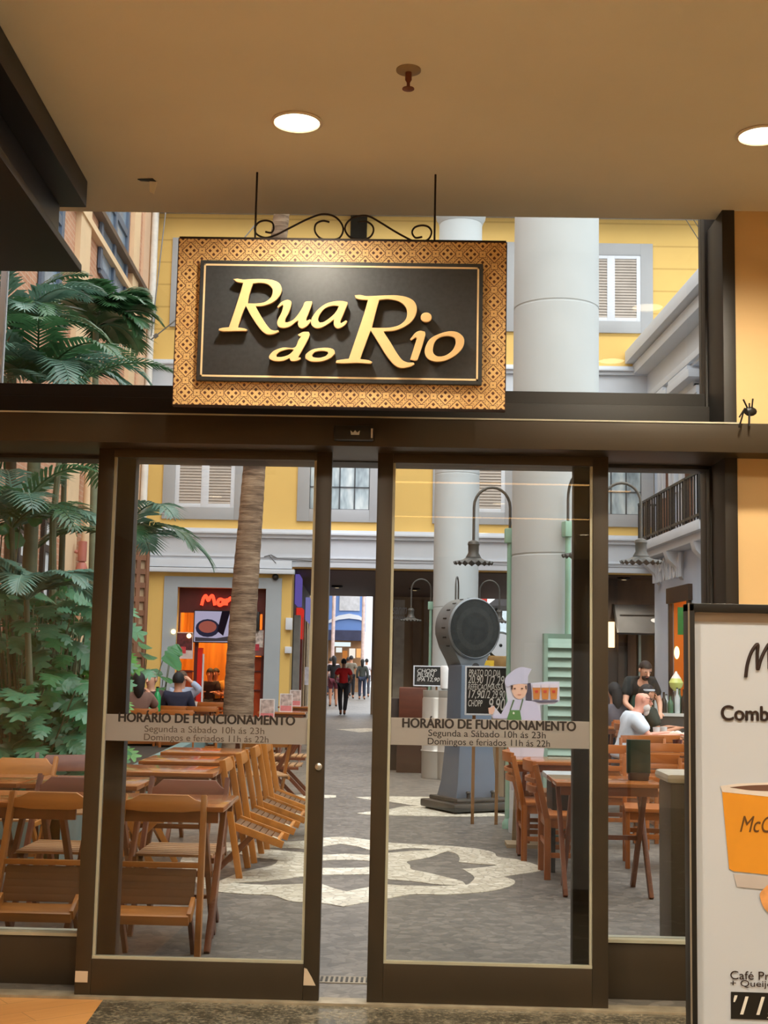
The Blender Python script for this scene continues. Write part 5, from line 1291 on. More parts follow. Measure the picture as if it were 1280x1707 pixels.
def lean_chair(label, loc, rz, tray=True):
    """half folded chair leaning back; local +y is the side its seat hangs out to"""
    o = thing('folding_chair', label, 'chair', loc, rz, 'folding chairs leaning on the table edges')
    hw = .225
    f0, t0 = (.13, -.09) if tray else (.09, -.06)
    def L(z): return f0 + (t0-f0)*z/.8
    for s in (-1, 1):
        MB().beam((s*hw*1.04, L(0), 0), (s*hw*.92, L(.80), .80), .030, .045, (0,1,0)).build('leg', WN, o, bevel=.005)
    z0, z1 = .715, .80
    m = MB(); pts = [(-hw*.92,z0+.012),(-hw*.45,z0),(hw*.45,z0),(hw*.92,z0+.012),(hw*.92,z1-.035),(hw*.72,z1-.022),(hw*.55,z1),(-hw*.55,z1),(-hw*.72,z1-.022),(-hw*.92,z1-.035)]
    m.prism([(x, L(z)-.008, z) for x, z in pts], (0,.022,0)); m.build('backrest', WX, o, bevel=.003)
    def panel(a, b, hs, n, mt, nm, wd, th=.012):
        d = (b-a).normalized(); nrm = Vector((0, -d.z, d.y)); m = MB()
        for i in range(n):
            c = a.lerp(b, (i+.5)/n); m.beam(c+Vector((-hs,0,0)), c+Vector((hs,0,0)), wd, th, nrm)
        return m.build(nm, mt, o, bevel=.002)
    if tray:
        MB().beam((-hw*.95, L(.46), .46), (hw*.95, L(.46), .46), .03, .026, (0,0,1)).build('cross_rail', WX, o, bevel=.004)
        hs = hw*.86
        a = Vector((0, L(.44)-.01, .44)); b = Vector((0, L(.27)+.005, .275)); c = Vector((0, L(.27)+.13, .225))
        panel(a, b, hs, 5, SEATD, 'seat', .036)
        d = (c-b).normalized(); nrm = Vector((0, -d.z, d.y)); m = MB()
        for s in (-1, 1): m.beam(b+Vector((s*hs,0,.02)), c+Vector((s*hs,0,.01)), .022, .05, nrm)
        m.beam(c+Vector((-hs,0,0)), c+Vector((hs,0,0)), .024, .05, nrm)
        m.beam(b.lerp(c,.5)+Vector((-hs,0,-.012)), b.lerp(c,.5)+Vector((hs,0,-.012)), .13, .012, nrm)
        m.build('seat_frame', WX, o, bevel=.003)
        legs0 = b
    else:
        hs = hw*.9
        a = Vector((0, L(.36)+.0, .355)); b = a + Vector((0, .36, -.125))
        d = (b-a).normalized(); nrm = Vector((0, -d.z, d.y)); m = MB()
        for s in (-1, 1): m.beam(a+Vector((s*hs,0,0)), b+Vector((s*hs,0,0)), .022, .05, nrm)
        m.beam(b-d*.05+Vector((-hs,0,0)), b-d*.05+Vector((hs,0,0)), .022, .04, nrm)
        m.build('seat_frame', WX, o, bevel=.003)
        panel(a, b-d*.06, hs, 7, SEATD, 'seat', .04)
        m = MB(); c = b-d*.07+nrm*.027
        m.beam(c+Vector((hs-.03,0,0)), c+Vector((hs+.012,0,0)), .04, .004, nrm); m.build('paper_tag', CARDT, o)
        legs0 = a + d*.15
    for s in (-1, 1):
        MB().beam(legs0+Vector((s*hs*.9, 0, -.02)), (s*hs*.9, -.12, 0), .024, .038, (0,1,0)).build('leg', RZ, o, bevel=.004)
    return o
def open_chair(label, loc, rz, dark=False, grp='open folding chairs at the tables'):
    """open slatted folding chair; local +y is where a sitter would look"""
    o = thing('folding_chair', label, 'chair', loc, rz, grp)
    hw = .22; A_, B_ = (RX, RZ) if dark else (WX, WN)
    foot = (.24, 0); top = (-.22, .81)
    def L(z): k = z/.81; return foot[0] + (top[0]-foot[0])*k
    for s in (-1, 1):
        MB().beam((s*hw, foot[0], 0), (s*hw, top[0], .81), .026, .042, (0,1,0)).build('leg', B_, o, bevel=.004)
        MB().beam((s*(hw-.035), -.22, 0), (s*(hw-.035), .20, .42), .026, .04, (0,1,0)).build('leg', B_, o, bevel=.004)
    z0, z1 = .69, .80
    pts = [(-hw,z0),(hw,z0),(hw,z1-.05),(hw*.86,z1-.035),(hw*.7,z1),(-hw*.7,z1),(-hw*.86,z1-.035),(-hw,z1-.05)]
    m = MB(); m.prism([(x, L(z)-.004, z) for x, z in pts], (0,.02,0)); m.build('backrest', A_, o, bevel=.003)
    m = MB()
    for i in range(7): y = -.19+.40*i/6; m.box(-hw+.01,hw-.01,y-.025,y+.025,.425,.44)
    m.build('seat', WS, o, bevel=.002)
    m = MB(); m.box(-hw-.004,-hw+.02,-.2,.24,.395,.425); m.box(hw-.02,hw+.004,-.2,.24,.395,.425); m.build('seat_frame', A_, o, bevel=.003)
    MB().beam((-hw,L(.2),.2),(hw,L(.2),.2),.03,.02).build('stretcher', B_, o)
    return o
def bar_chair(label, loc, rz, grp='solid wooden chairs', red=False):
    """solid wooden chair with curved back rails; +y is forward"""
    o = thing('wooden_chair', label, 'chair', loc, rz, grp)
    hw = .215; A_, B_ = (RX, RZ) if red else (OX, OZ)
    for s in (-1, 1):
        MB().beam((s*hw, -.20, 0), (s*hw, -.20, .43), .036, .046, (0,1,0)).add(*_post(s, hw)).build('leg', B_, o, bevel=.005)
        MB().beam((s*hw*.95, .19, 0), (s*hw*.95, .19, .42), .036, .036, (0,1,0)).build('leg', B_, o, bevel=.005)
    MB().box(-hw-.01,hw+.01,-.2,.22,.42,.45).build('seat', OX, o, bevel=.008)
    m = MB(); m.box(-hw,hw,.17,.19,.36,.42); m.box(-hw,hw,-.21,-.19,.36,.42); m.box(-hw,-hw+.02,-.2,.19,.36,.42); m.box(hw-.02,hw,-.2,.19,.36,.42)
    m.build('seat_frame', A_, o, bevel=.003)
    def rail(z, h, bulge, th):
        P = []; n = 8
        for i in range(n+1):
            x = -hw+2*hw*i/n; P.append((x, -.265-(z-.5)*.12-bulge*(1-(x/hw)**2)))
        mm = MB()
        out = [(x, y-th, z) for x, y in P] + [(x, y+th, z) for x, y in reversed(P)]
        mm.prism(out, (0,0,h)); return mm
    rail(.75, .075, .05, .014).build('backrest', A_, o, bevel=.003)
    rail(.60, .045, .045, .010).build('back_slat', A_, o, bevel=.002)
    rail(.67, .03, .048, .010).build('back_slat', A_, o, bevel=.002)
    m = MB(); m.beam((-hw,-.2,.17),(-hw,.19,.17),.02,.035); m.beam((hw,-.2,.17),(hw,.19,.17),.02,.035); m.beam((-hw,.19,.24),(hw,.19,.24),.02,.035); m.beam((-hw,-.2,.24),(hw,-.2,.24),.02,.035)
    m.build('stretcher', B_, o, bevel=.003)
    return o
def _post(s, hw):
    b = MB(); b.beam((s*hw,-.20,.40),(s*hw,-.29,.80), .034, .044, (0,1,0), .9); return b.v, b.f
def table(label, loc, rz=0, sx=.70, sy=.60, h=.745):
    o = thing('folding_table', label, 'table', loc, rz, 'varnished folding tables')
    a, b = sx/2, sy/2
    MB().box(-a,a,-b,b,h-.028,h).build('table_top', TBL, o, bevel=.006)
    m = MB(); m.box(-a+.03,a-.03,-b+.02,-b+.045,h-.085,h-.028); m.box(-a+.03,a-.03,b-.045,b-.02,h-.085,h-.028); m.build('apron', TBE, o, bevel=.003)
    for s in (-1, 1):
        MB().beam((s*(a-.07), -b*.8, 0), (s*(a-.07), b*.8, h-.05), .03, .05, (0,1,0)).build('leg', TBE, o, bevel=.004)
        MB().beam((s*(a-.11), b*.8, 0), (s*(a-.11), -b*.8, h-.05), .03, .05, (0,1,0)).build('leg', TBE, o, bevel=.004)
    MB().beam((-a+.09,0,.36),(a-.09,0,.36),.03,.03).build('stretcher', TBE, o)
    return o

# ---- left side: two rows of varnished folding tables
FR = PI                # seat towards the doors
tx = at(378, 1340, 6.8).x
T1 = table('nearest table behind the left sliding door', (tx-.36, 7.06, 0))
xl_ = at(136, 1345, 6.8).x
dup(T1, 'nearest table behind the left side light', (xl_-.345, 7.06, 0))
x8 = at(243, 1300, 8.0).x
dup(T1, 'second row table left of the door frame, its corner showing past the frame', (x8-.35, 8.05, 0))
dup(T1, 'second row table at the left picture edge', (x8-1.07, 8.05, 0))
x9 = at(358, 1285, 8.7).x
dup(T1, 'table with a reddish shine below the left opening hours strip', (x9-.36, 9.0, 0))
dup(T1, 'table behind the one with the reddish shine, half hidden by the opening hours strip', (x9-.36, 9.95, 0))
dup(T1, 'far table of the left row, hidden by the opening hours strip', (x9-.38, 10.9, 0))
C1 = lean_chair('honey brown folding chair leaning on the nearest table behind the left sliding door', (at(262,1500,6.69).x, 6.69, 0), FR)
dup(C1, 'honey brown folding chair leaning on the nearest table behind the left side light', (at(72,1500,6.69).x, 6.69, 0), FR)
for i, (Y, lb) in enumerate(((9.35,'nearest of the folding chairs leaning along the aisle side of the left tables'),(10.05,'second folding chair leaning along the aisle side of the left tables'),(10.75,'third folding chair leaning along the aisle side of the left tables'),(11.4,'fourth folding chair leaning along the aisle side of the left tables'))):
    if i == 0: C2 = lean_chair(lb, (x9+.045, Y, 0), -PI/2, False)
    else: dup(C2, lb, (x9+.045+.02*i, Y, 0), -PI/2)
O1 = open_chair('dark red brown folding chair beyond the nearest table behind the left door', (at(296,1400,7.3).x, 7.42, 0), PI, True)
dup(O1, 'dark red brown folding chair beyond the nearest table behind the left side light', (at(100,1400,7.3).x, 7.42, 0), PI)
O2 = open_chair('light folding chair standing at the left edge behind the second row table', (at(12,1300,8.6).x, 8.75, 0), PI)
dup(O1, 'red brown folding chair turned sideways before the plants, beside the door frame', (at(122,1270,9.2).x, 9.15, 0), R(200))
dup(O2, 'nearer of two light topped chairs seen sideways at the left table row', (at(212,1280,9.0).x, 9.0, 0), -PI/2+.3)
dup(O2, 'farther of two light topped chairs seen sideways at the left table row', (at(240,1265,9.9).x, 9.9, 0), -PI/2+.3)
dup(O2, 'light folding chair facing the tables under the right end of the left strip', (at(436,1300,12.4).x, 12.4, 0), R(20))
dup(O1, 'dark folding chair behind the leaning row, nearest the aisle', (at(468,1290,13.6).x, 13.6, 0), PI/2)
dup(O1, 'dark folding chair farther along the aisle behind the leaning row', (at(482,1270,14.9).x, 14.9, 0), PI/2)
# farther round backed chairs and tables of the left terrace
B1 = bar_chair('round backed chair below the man in the navy jacket', (at(296,1200,17.5).x, 17.5, 0), R(8), 'round backed chairs of the far left terrace')
for (px, Y, rz, lb) in ((246,17.8,R(-6),'round backed chair left of the one below the navy jacket'),(336,19.0,R(10),'round backed chair left of the palm trunk'),(222,19.4,R(-10),'round backed chair behind the dark haired woman'),(352,21.0,R(6),'farther round backed chair just left of the palm trunk')):
    dup(B1, lb, (at(px,1200,Y).x, Y, 0), rz)
for (px, Y, lb) in ((250,18.7,'table with the green bottle on the far left terrace'),(318,20.3,'table before the shop on the far left terrace'),(432,16.6,'table with the nearest standing menu card right of the palm'),(472,19.5,'table with the middle standing menu card right of the palm'),(500,22.0,'table with the farthest standing menu card right of the palm')):
    dup(T1, lb, (at(px,1190,Y).x, Y, 0))
MP = plain('menu_pink', (196,116,116), .6, 0, .2, 14); MPIC = plain('menu_picture', (176,158,150), .6, 0, .6, 16)
def menu(px, Y, w, h, label, first=[None]):
    x = at(px, 1170, Y).x
    if first[0]: return dup(first[0], label, (x, Y-.1, .746))
    o = thing('menu_card', label, 'menu card', (x, Y-.1, .746), 0, 'standing menu cards')
    MB().box(-w/2,w/2,-.006,.006,0,h).build('card', plain('card_white', (214,204,200), .5), o)
    MB().box(-w/2+.012,w/2-.012,-.008,-.005,h*.36,h-.012).build('printed_picture', MPIC, o)
    MB().box(-w/2+.012,w/2-.012,-.008,-.005,.012,h*.34).build('printed_band', MP, o)
    MB().box(-w/2,w/2,-.05,.05,0,.008).build('card_foot', plain('card_white', (214,204,200)), o)
    first[0] = o; return o
menu(447, 16.6, .19, .27, 'nearest white and pink standing menu card right of the palm trunk'); menu(478, 19.5, .19, .27, 'middle white and pink standing menu card right of the palm trunk'); menu(493, 22.0, .19, .27, 'farthest white and pink standing menu card right of the palm trunk')
q = at(518, 1125, 26.0)
o = thing('menu_stand', 'tall clear menu stand at the left side of the arcade entrance', 'menu stand', (q.x, 26, 0))
MB().box(-.12,.12,-.02,.02,at(518,1142,26).z,at(518,1112,26).z).build('menu_sheet', plain('stand_sheet', (176,172,178), .4, 0, .3, 10), o)
MB().tube([(0,0,0),(0,0,at(518,1142,26).z)], .02, 8).build('pole', CHROME, o); MB().lathe([(.2,0),(.2,.02)], 20).build('base', CHROME, o)
q = at(262, 1160, 18.6)
o = thing('green_bottle', 'green bottle on the far left terrace table', 'bottle', (q.x, 18.6, .746))
MB().lathe([(.05,0),(.055,.02),(.055,.2),(.03,.27),(.02,.28),(.02,.33)], 16).build('bottle_body', plain('bottle_green', (40,150,84), .2), o, smooth=True)
MB().lathe([(.021,.33),(.021,.35)], 12).build('bottle_cap', BLACK, o)
CERAM = plain('white_ceramic', (226,222,214), .4)
for (px, Y, lb) in ((287,20.0,'left small white cup on the table before the shop'),(297,20.0,'right small white cup on the table before the shop'),(324,20.4,'small white candle on the table left of the palm trunk')):
    o = MB().lathe([(.035,0),(.05,.09),(.046,.09),(.03,.01)], 14).build('white_cup', CERAM, smooth=True, loc=(at(px,1180,Y).x, Y, .746)); tag(o, lb, 'cup')

# ---- right side
xc = at(903, 1440, 9.37).x
RC = bar_chair('nearest orange brown chair of the row behind the right door', (xc+.24, 9.6, 0), -PI/2, 'chairs with their backs to the aisle')
for (Y, dx, lb) in ((10.45,-.05,'second orange brown chair of the row behind the right door'),(11.25,-.02,'third and farthest chair in the row with its back to the aisle')):
    dup(RC, lb, (at(903 if Y < 11 else 858,1440,9.37 if Y < 11 else 12).x+.24+dx + (0 if Y > 11 else -.04), Y, 0), -PI/2)
xt = at(1108, 1300, 8.6).x
dup(T1, 'right hand table with the dark green menu holder', (xt-.35, 8.95, 0), 0)
dup(T1, 'right hand table beside the first chair of the aisle row', (xt-.50, 10.75, 0), 0)
dup(T1, 'right hand table carrying the dark wine red cup', (at(1118,1240,12.2).x, 12.2, 0), 0)
RR = bar_chair('orange brown chair with slatted back behind the table with the green menu holder', (at(1092,1350,10.1).x, 10.15, 0), R(172), 'chairs around the right hand tables')
for (px, Y, rz, lb) in ((1028,11.2,R(186),'chair left of the green menu holder, back rail below the man in white'),(1075,12.9,R(175),'curved back chair right before the man in the white shirt'),(1118,13.1,R(190),'curved back chair right of the one before the man in the white shirt'),(1125,11.6,R(180),'chair with a dark cup standing before its back at the right')):
    dup(RR, lb, (at(px,1220,Y).x, Y, 0), rz)
# dark green holder on the right table
q = at(1064, 1298, 8.95)
o = thing('menu_holder', 'dark green upright menu holder on the right hand table', 'menu holder', (q.x, 8.95, .746))
w_ = 19*8.95/F; h_ = 60*8.95/F
MB().box(-w_,w_,-.02,.02,.045,h_+.02).build('menu_cover', plain('bottle_green_cover', (22,50,40), .45, 0, .2, 8), o, bevel=.004)
MB().box(-w_*.8,w_*.8,-.045,.045,0,.05).build('holder_foot', plain('dark_walnut', (52,30,18), .5), o, bevel=.004)
# pale topped black side stand seen between the chairs and the frame
q = at(938, 1285, 9.9)
o = thing('serving_stand', 'black serving stand with a pale grey top between the aisle chairs and the door frame', 'stand', (q.x, 9.9, 0))
MB().box(-.13,.2,-.25,.25,.66,.70).build('stand_top', plain('pale_grey_top', (176,182,184), .4), o, bevel=.01)
MB().box(-.10,.18,-.2,.2,.42,.66).build('stand_box', BLACK, o, bevel=.01)
m = MB()
for sx_ in (-.09,.16):
    for sy_ in (-.18,.18): m.beam((sx_,sy_,0),(sx_,sy_,.42),.03,.03)
m.build('stand_legs', BLACK, o)
# man's table and things on it
MT = dup(T1, 'table of the man in the white shirt, with glasses and napkins', (at(1104,1225,14.2).x, 14.2, 0))
PAPERN = plain('napkin', (226,216,200), .7)
for i, (px, dz, lb) in enumerate(((1126,0,'crumpled napkin on the table of the man in the white shirt'),(1136,.03,'second crumpled napkin at the right end of the same table'))):
    m = MB(); rnd = random.Random(i)
    for k in range(5): m.ell((rnd.uniform(-.05,.05), rnd.uniform(-.04,.04), .03+rnd.uniform(0,.04)), .045,.04,.035, 7, 5)
    o = m.build('napkin', PAPERN, loc=(at(px,1220,14.1).x, 14.1, .746)); tag(o, lb, 'napkin')
TUMB = plain('glassy_white', (206,212,212), .15)
for (px, Y, lb) in ((1094,14.25,'clear tumbler at the hands of the man in the white shirt'),(1106,14.4,'second clear tumbler right of the first one')):
    o = MB().lathe([(.03,0),(.04,.12),(.037,.12),(.028,.01)], 16).build('tumbler', TUMB, smooth=True, loc=(at(px,1215,Y).x, Y, .746)); tag(o, lb, 'glass')
o = MB().lathe([(.035,0),(.045,.11),(.04,.11),(.03,.01)], 16).build('dark_cup', plain('dark_wine_cup', (70,20,24), .35), smooth=True, loc=(at(1120,1236,12.3).x, 12.05, .746)); tag(o, 'dark wine red cup on the right hand table', 'cup')
# bar counter clutter behind the man
q = at(1125, 1200, 18.0)
ct = thing('bar_cart', 'dark bar cart with bottles and plants behind the man in the white shirt', 'cart', (at(1128,1200,18).x, 18.0, 0))
MB().box(-.55,.5,-.25,.25,.86,.9).build('cart_top', plain('cart_top', (206,206,200), .4), ct)
MB().box(-.5,.45,-.22,.22,0,.86).build('cart_body', plain('cart_body', (52,50,44), .5), ct, bevel=.01)
rnd = random.Random(4)
BG = plain('bottle_glass_green', (70,110,84), .15); BW = plain('bottle_glass_pale', (196,204,204), .15); BB = plain('bottle_glass_dark', (50,44,40), .15)
pb = None
for i in range(9):
    x = at(1092+i*5.5, 1190, 18).x; mt = (BW, BG, BB)[i % 3]
    o = thing('bottle', ['pale bottle','green bottle','dark bottle'][i%3] + ' on the bar cart, %s from the left' % ['first','second','third','fourth','fifth','sixth','seventh','eighth','ninth'][i], 'bottle', (x, 17.85+.06*(i%2), .90), 0, 'bottles on the bar cart')
    h_ = rnd.uniform(.22,.34)
    MB().lathe([(.035,0),(.04,.01),(.04,h_*.62),(.014,h_*.8),(.014,h_)], 12).build('bottle_body', mt, o, smooth=True)
    MB().lathe([(.015,h_),(.015,h_+.015)], 8).build('bottle_cap', BLACK, o)
q = at(1127, 1170, 18.1)
dsp = thing('drink_dispenser', 'tall glass dispenser with yellow green drink and silver foot on the bar cart', 'dispenser', (q.x, 18.1, .9))
zz = lambda py: at(1127, py, 18.1).z - .9
MB().lathe([(.07,0),(.05,.03),(.03,zz(1160)),(.03,zz(1152))], 16).build('foot', CHROME, dsp, smooth=True)
MB().lathe([(.03,zz(1152)),(.085,zz(1145)),(.10,zz(1138)),(.07,zz(1131))], 16).build('drink_bowl', plain('lime_drink', (206,214,120), .15), dsp, smooth=True)
MB().lathe([(.07,zz(1131)),(.05,zz(1127)),(.02,zz(1122)),(.012,zz(1119))], 16).build('dispenser_lid', CERAM, dsp, smooth=True)
# ================================================================== PEOPLE
def skin_mesh(name, joints, edges, root, mt, parent, levels=1, name_r=None):
    idx = {}; vs = []; rs = []
    def gi(k):
        if k not in idx: idx[k] = len(vs); p, r = joints[k]; vs.append(p); rs.append(r)
        return idx[k]
    gi(root); es = [(gi(a), gi(b)) for a, b in edges]
    me = bpy.data.meshes.new(name); me.from_pydata(vs, es, []); 
    o = bpy.data.objects.new('tmp', me); COL.objects.link(o)
    sm = o.modifiers.new('s', 'SKIN'); sm.use_smooth_shade = True
    for i, d in enumerate(me.skin_vertices[0].data):
        r = rs[i]; d.radius = r if isinstance(r, tuple) else (r, r)
        d.use_root = (i == 0)
    ss = o.modifiers.new('u', 'SUBSURF'); ss.levels = levels; ss.render_levels = levels
    bpy.context.view_layer.update()
    m2 = bpy.data.meshes.new_from_object(o.evaluated_get(bpy.context.evaluated_depsgraph_get()))
    bpy.data.objects.remove(o); m2.name = name
    m2.shade_smooth()
    if parent is None: return m2
    return link(name, m2, mt, parent)
SKINS = {'light': (222,170,142), 'tan': (190,134,104), 'brown': (140,92,66), 'pink': (226,160,138)}
def person(label, loc, rz, shirt, trousers, skin='tan', hair=(34,26,22), hairstyle='short', pose='stand', P=None, long_sleeve=False, scale=1.0, shoes=(36,32,30), skirt=False, female=False, face=True, legs=True, shorts=False, head_pitch=0.0, head_yaw=0.0):
    o = thing('person', label, 'person', loc, rz)
    o.scale = (scale,)*3
    if pose == 'stand':
        J = dict(pelvis=(0,0,.95), spine=(0,.0,1.10), chest=(0,.0,1.29), neck0=(0,-.005,1.42), neck=(0,.005,1.49))
        for s, n in ((-1,'L'),(1,'R')):
            J.update({'sh'+n:(s*.165,0,1.39), 'el'+n:(s*.225,-.03,1.11), 'wr'+n:(s*.225,.06,.87), 'ha'+n:(s*.222,.085,.80),
                      'hip'+n:(s*.09,0,.90), 'kn'+n:(s*.10,.02,.50), 'an'+n:(s*.10,-.02,.085), 'to'+n:(s*.115,.13,.035)})
    else:
        J = dict(pelvis=(0,0,.53), spine=(0,.0,.68), chest=(0,.02,.87), neck0=(0,.02,1.0), neck=(0,.04,1.07))
        for s, n in ((-1,'L'),(1,'R')):
            J.update({'sh'+n:(s*.165,.02,.97), 'el'+n:(s*.22,.10,.72), 'wr'+n:(s*.16,.32,.77), 'ha'+n:(s*.13,.39,.785),
                      'hip'+n:(s*.09,.03,.51), 'kn'+n:(s*.11,.43,.50), 'an'+n:(s*.11,.40,.085), 'to'+n:(s*.12,.53,.035)})
    if P: J.update(P)
    RR_ = dict(pelvis=(.135,.10), spine=(.125,.095), chest=(.14,.105), neck0=.07, neck=.055, sh=.065, el=.042, wr=.028, ha=.034, hip=.095, kn=.06, an=.042, to=.036)
    if female: RR_.update(chest=(.12,.095), spine=(.105,.085), sh=.055, el=.036)
    V = {k: Vector(p) for k, p in J.items()}
    hd = V['neck'] + Vector((0,.02,.115))
    rot = Euler((head_pitch, 0, head_yaw)).to_matrix()
    def hp(p): return V['neck'] + rot @ Vector(p)
    V['h1'] = hp((0,.005,.06)); V['h2'] = hp((0,.012,.12)); V['h3'] = hp((0,.0,.185))
    joints = {}
    for k, p in V.items():
        b = k.rstrip('LR') if k not in RR_ else k
        joints[k] = (p, RR_.get(b, .05))
    joints['h1'] = (V['h1'], (.066,.078)); joints['h2'] = (V['h2'], (.078,.095)); joints['h3'] = (V['h3'], (.058,.075))
    E = [('pelvis','spine'),('spine','chest'),('chest','neck0'),('neck0','neck'),('neck','h1'),('h1','h2'),('h2','h3')]
    ed_fing = []
    for n, s in (('L',-1),('R',1)):
        E += [('chest','sh'+n),('sh'+n,'el'+n),('el'+n,'wr'+n),('wr'+n,'ha'+n),('pelvis','hip'+n),('hip'+n,'kn'+n),('kn'+n,'an'+n),('an'+n,'to'+n)]
        d = (V['ha'+n]-V['wr'+n]).normalized(); side = d.cross(Vector((0,0,1)))
        if side.length < .3: side = Vector((0,1,0))
        side.normalize(); dn = side.cross(d).normalized()
        if dn.z > 0: dn = -dn
        if pose == 'stand' and abs(d.z) > .6: dn = Vector((-s,0,0)); side = d.cross(dn).normalized()
        for i, (off, ln) in enumerate(((-.026,.062),(-.009,.072),(.009,.070),(.025,.055))):
            a = V['ha'+n] + d*.035 + side*off; b = a + d*ln*.5 + dn*.006; c = b + d*ln*.4 + dn*.022
            for t_, p in (('a',a),('b',b),('c',c)): joints['f%s%d%s' % (n,i,t_)] = (p, .0095 if t_ != 'c' else .0075)
            E += [('ha'+n,'f%s%da' % (n,i)),('f%s%da' % (n,i),'f%s%db' % (n,i)),('f%s%db' % (n,i),'f%s%dc' % (n,i))]
        a = V['ha'+n] - side*.04 + d*.0; b = a + d*.035 - side*.012 + dn*.012
        joints['t%sa' % n] = (a, .012); joints['t%sb' % n] = (b, .009)
        E += [('ha'+n,'t%sa' % n),('t%sa' % n,'t%sb' % n)]
    jb = {}
    for k_, (p_, r_) in joints.items():
        f_ = .84 if k_ in ('pelvis','spine','chest','hipL','hipR','shL','shR') else 1
        jb[k_] = (p_, tuple(x*f_ for x in r_) if isinstance(r_, tuple) else r_*f_)
    body = skin_mesh('body', jb, E, 'pelvis', plain('skin_'+skin, SKINS[skin], .5, 0, .06, 8), o, 1)
    def cloth(name, keys, edges, grow, rgb, root, ext=None):
        jj = {}
        for k in set(sum([list(e) for e in edges], [])):
            p, r = (ext or {}).get(k) or joints[k]
            jj[k] = (p, (r[0]+grow, r[1]+grow) if isinstance(r, tuple) else r+grow)
        return skin_mesh(name, jj, edges, root, plain(name+'_%d_%d_%d' % rgb, rgb, .85, 0, .12, 9, .1), o, 1)
    se = [('spine','chest'),('hem','spine'),('chest','neck0')]
    ext = {'hem': (V['pelvis']+Vector((0,0,.0)), (.15,.115) if pose == 'stand' else (.165,.14)), 'neck0': (V['neck0']-Vector((0,0,.02)), .06)}
    for n in 'LR':
        if long_sleeve: se += [('chest','sh'+n),('sh'+n,'el'+n),('el'+n,'cu'+n)]; ext['cu'+n] = (V['el'+n].lerp(V['wr'+n], .9), .03)
        else: se += [('chest','sh'+n),('sh'+n,'cu'+n)]; ext['cu'+n] = (V['sh'+n].lerp(V['el'+n], .72), .055)
    cloth('shirt', None, se, .024, shirt, 'spine', ext)
    if legs:
        te = []; e2 = {'pelvis': (V['pelvis'], (.138,.105) if pose == 'stand' else (.155,.13))}
        for n in 'LR':
            te += [('pelvis','hip'+n),('hip'+n,'kn'+n)]
            if shorts: te[-1] = ('hip'+n,'kk'+n); e2['kk'+n] = (V['hip'+n].lerp(V['kn'+n], .8), .085)
            else: te += [('kn'+n,'aa'+n)]; e2['aa'+n] = (V['kn'+n].lerp(V['an'+n], .93), .05)
        cloth('trousers', None, te, .012, trousers, 'pelvis', e2)
        for n in 'LR':
            jj = {'a': (V['an'+n]-Vector((0,0,.03)), .045), 'b': (V['to'+n], .04)}
            skin_mesh('shoe', jj, [('a','b')], 'a', plain('shoe_%d_%d_%d' % shoes, shoes, .6), o, 1)
    hc_ = hp((0,.002,.13))
    hm = plain('hair_%d_%d_%d' % hair, hair, .7, 0, .2, 30)
    Mh = rot
    if hairstyle != 'bald':
        m = MB(); n_, mm_ = 16, 10; vs = []; fs = []
        for i in range(mm_+1):
            th = (PI*(.62 if hairstyle == 'short' else .72))*i/mm_
            for k in range(n_):
                a = 2*PI*k/n_; fy = math.sin(a)
                lim = th*(.62 if fy > .25 else (.85 if fy > -.1 else 1.05))
                p = Vector((.088*math.sin(lim)*math.cos(a), -.012+.105*math.sin(lim)*math.sin(a), .112*math.cos(lim)))
                vs.append(hc_ + Mh @ p)
        for i in range(mm_):
            for k in range(n_): fs.append((i*n_+k,(i+1)*n_+k,(i+1)*n_+(k+1)%n_,i*n_+(k+1)%n_))
        m.add(vs, fs)
        if hairstyle == 'long': m.tube([hp((0,-.075,.14)), hp((0,-.09,.04)), hp((0,-.085,-.04)), hp((0,-.08,-.11))], [.07,.074,.064,.03], 12)
        if hairstyle == 'bun': m.ell(hp((0,-.11,.17)), .05,.05,.05, 10, 8)
        m.build('hair', hm, o, smooth=True)
    if face:
        sk = plain('skin_'+skin, SKINS[skin])
        m = MB(); m.tube([hp((0,.094,.135)), hp((0,.108,.105)), hp((0,.122,.088)), hp((0,.098,.080))], [.008,.012,.015,.010], 8); m.build('nose', sk, o, smooth=True)
        for s in (-1, 1):
            MB().ell(hp((s*.032,.092,.128)), .012,.008,.007, 8, 6, Mh).build('eye', plain('eye_dark', (46,32,28), .3), o, smooth=True)
            MB().ell(hp((s*.08,-.002,.115)), .012,.022,.032, 8, 6, Mh).build('ear', sk, o, smooth=True)
        MB().ell(hp((0,.090,.052)), .024,.010,.006, 8, 6, Mh).build('mouth', plain('lips', (170,96,86), .5), o, smooth=True)
    o['_h'] = 0; del o['_h']
    return o, hp, Mh
def fx(px, py, Y): return (at(px, py, Y).x, Y, 0)
BACK = 0.0    # facing away up the street
# crowd in the arcade and the alley
p1 = gx(571, 1192)
person('person in a red shirt and dark trousers walking away along the street', (p1.x, p1.y, 0), 0.05, (176,22,24), (28,26,32), 'brown', (24,18,18), 'short', 'stand', dict(knL=(-.095,.06,.50), anL=(-.06,.0,.085), toL=(-.07,.14,.035), knR=(.09,.0,.5), anR=(.05,-.06,.085), toR=(.06,.07,.035), elL=(-.25,-.02,1.13), wrL=(-.23,.16,1.02), haL=(-.21,.22,1.0), elR=(.25,-.02,1.13), wrR=(.23,.16,1.02), haR=(.21,.22,1.0)), scale=.93, face=False)
p2 = gx(556, 1178)
person('dark haired person in black top and dark red shorts left of the red shirt', (p2.x-.02, p2.y, 0), .1, (22,20,24), (92,34,46), 'tan', (22,18,18), 'long', scale=.98, face=False, shorts=True, female=True)
person('person in a pale pink top ahead of the black top', (at(556,1120,47).x, 47, 0), .1, (226,196,196), (60,52,56), 'tan', (30,22,20), scale=1.0, face=False)
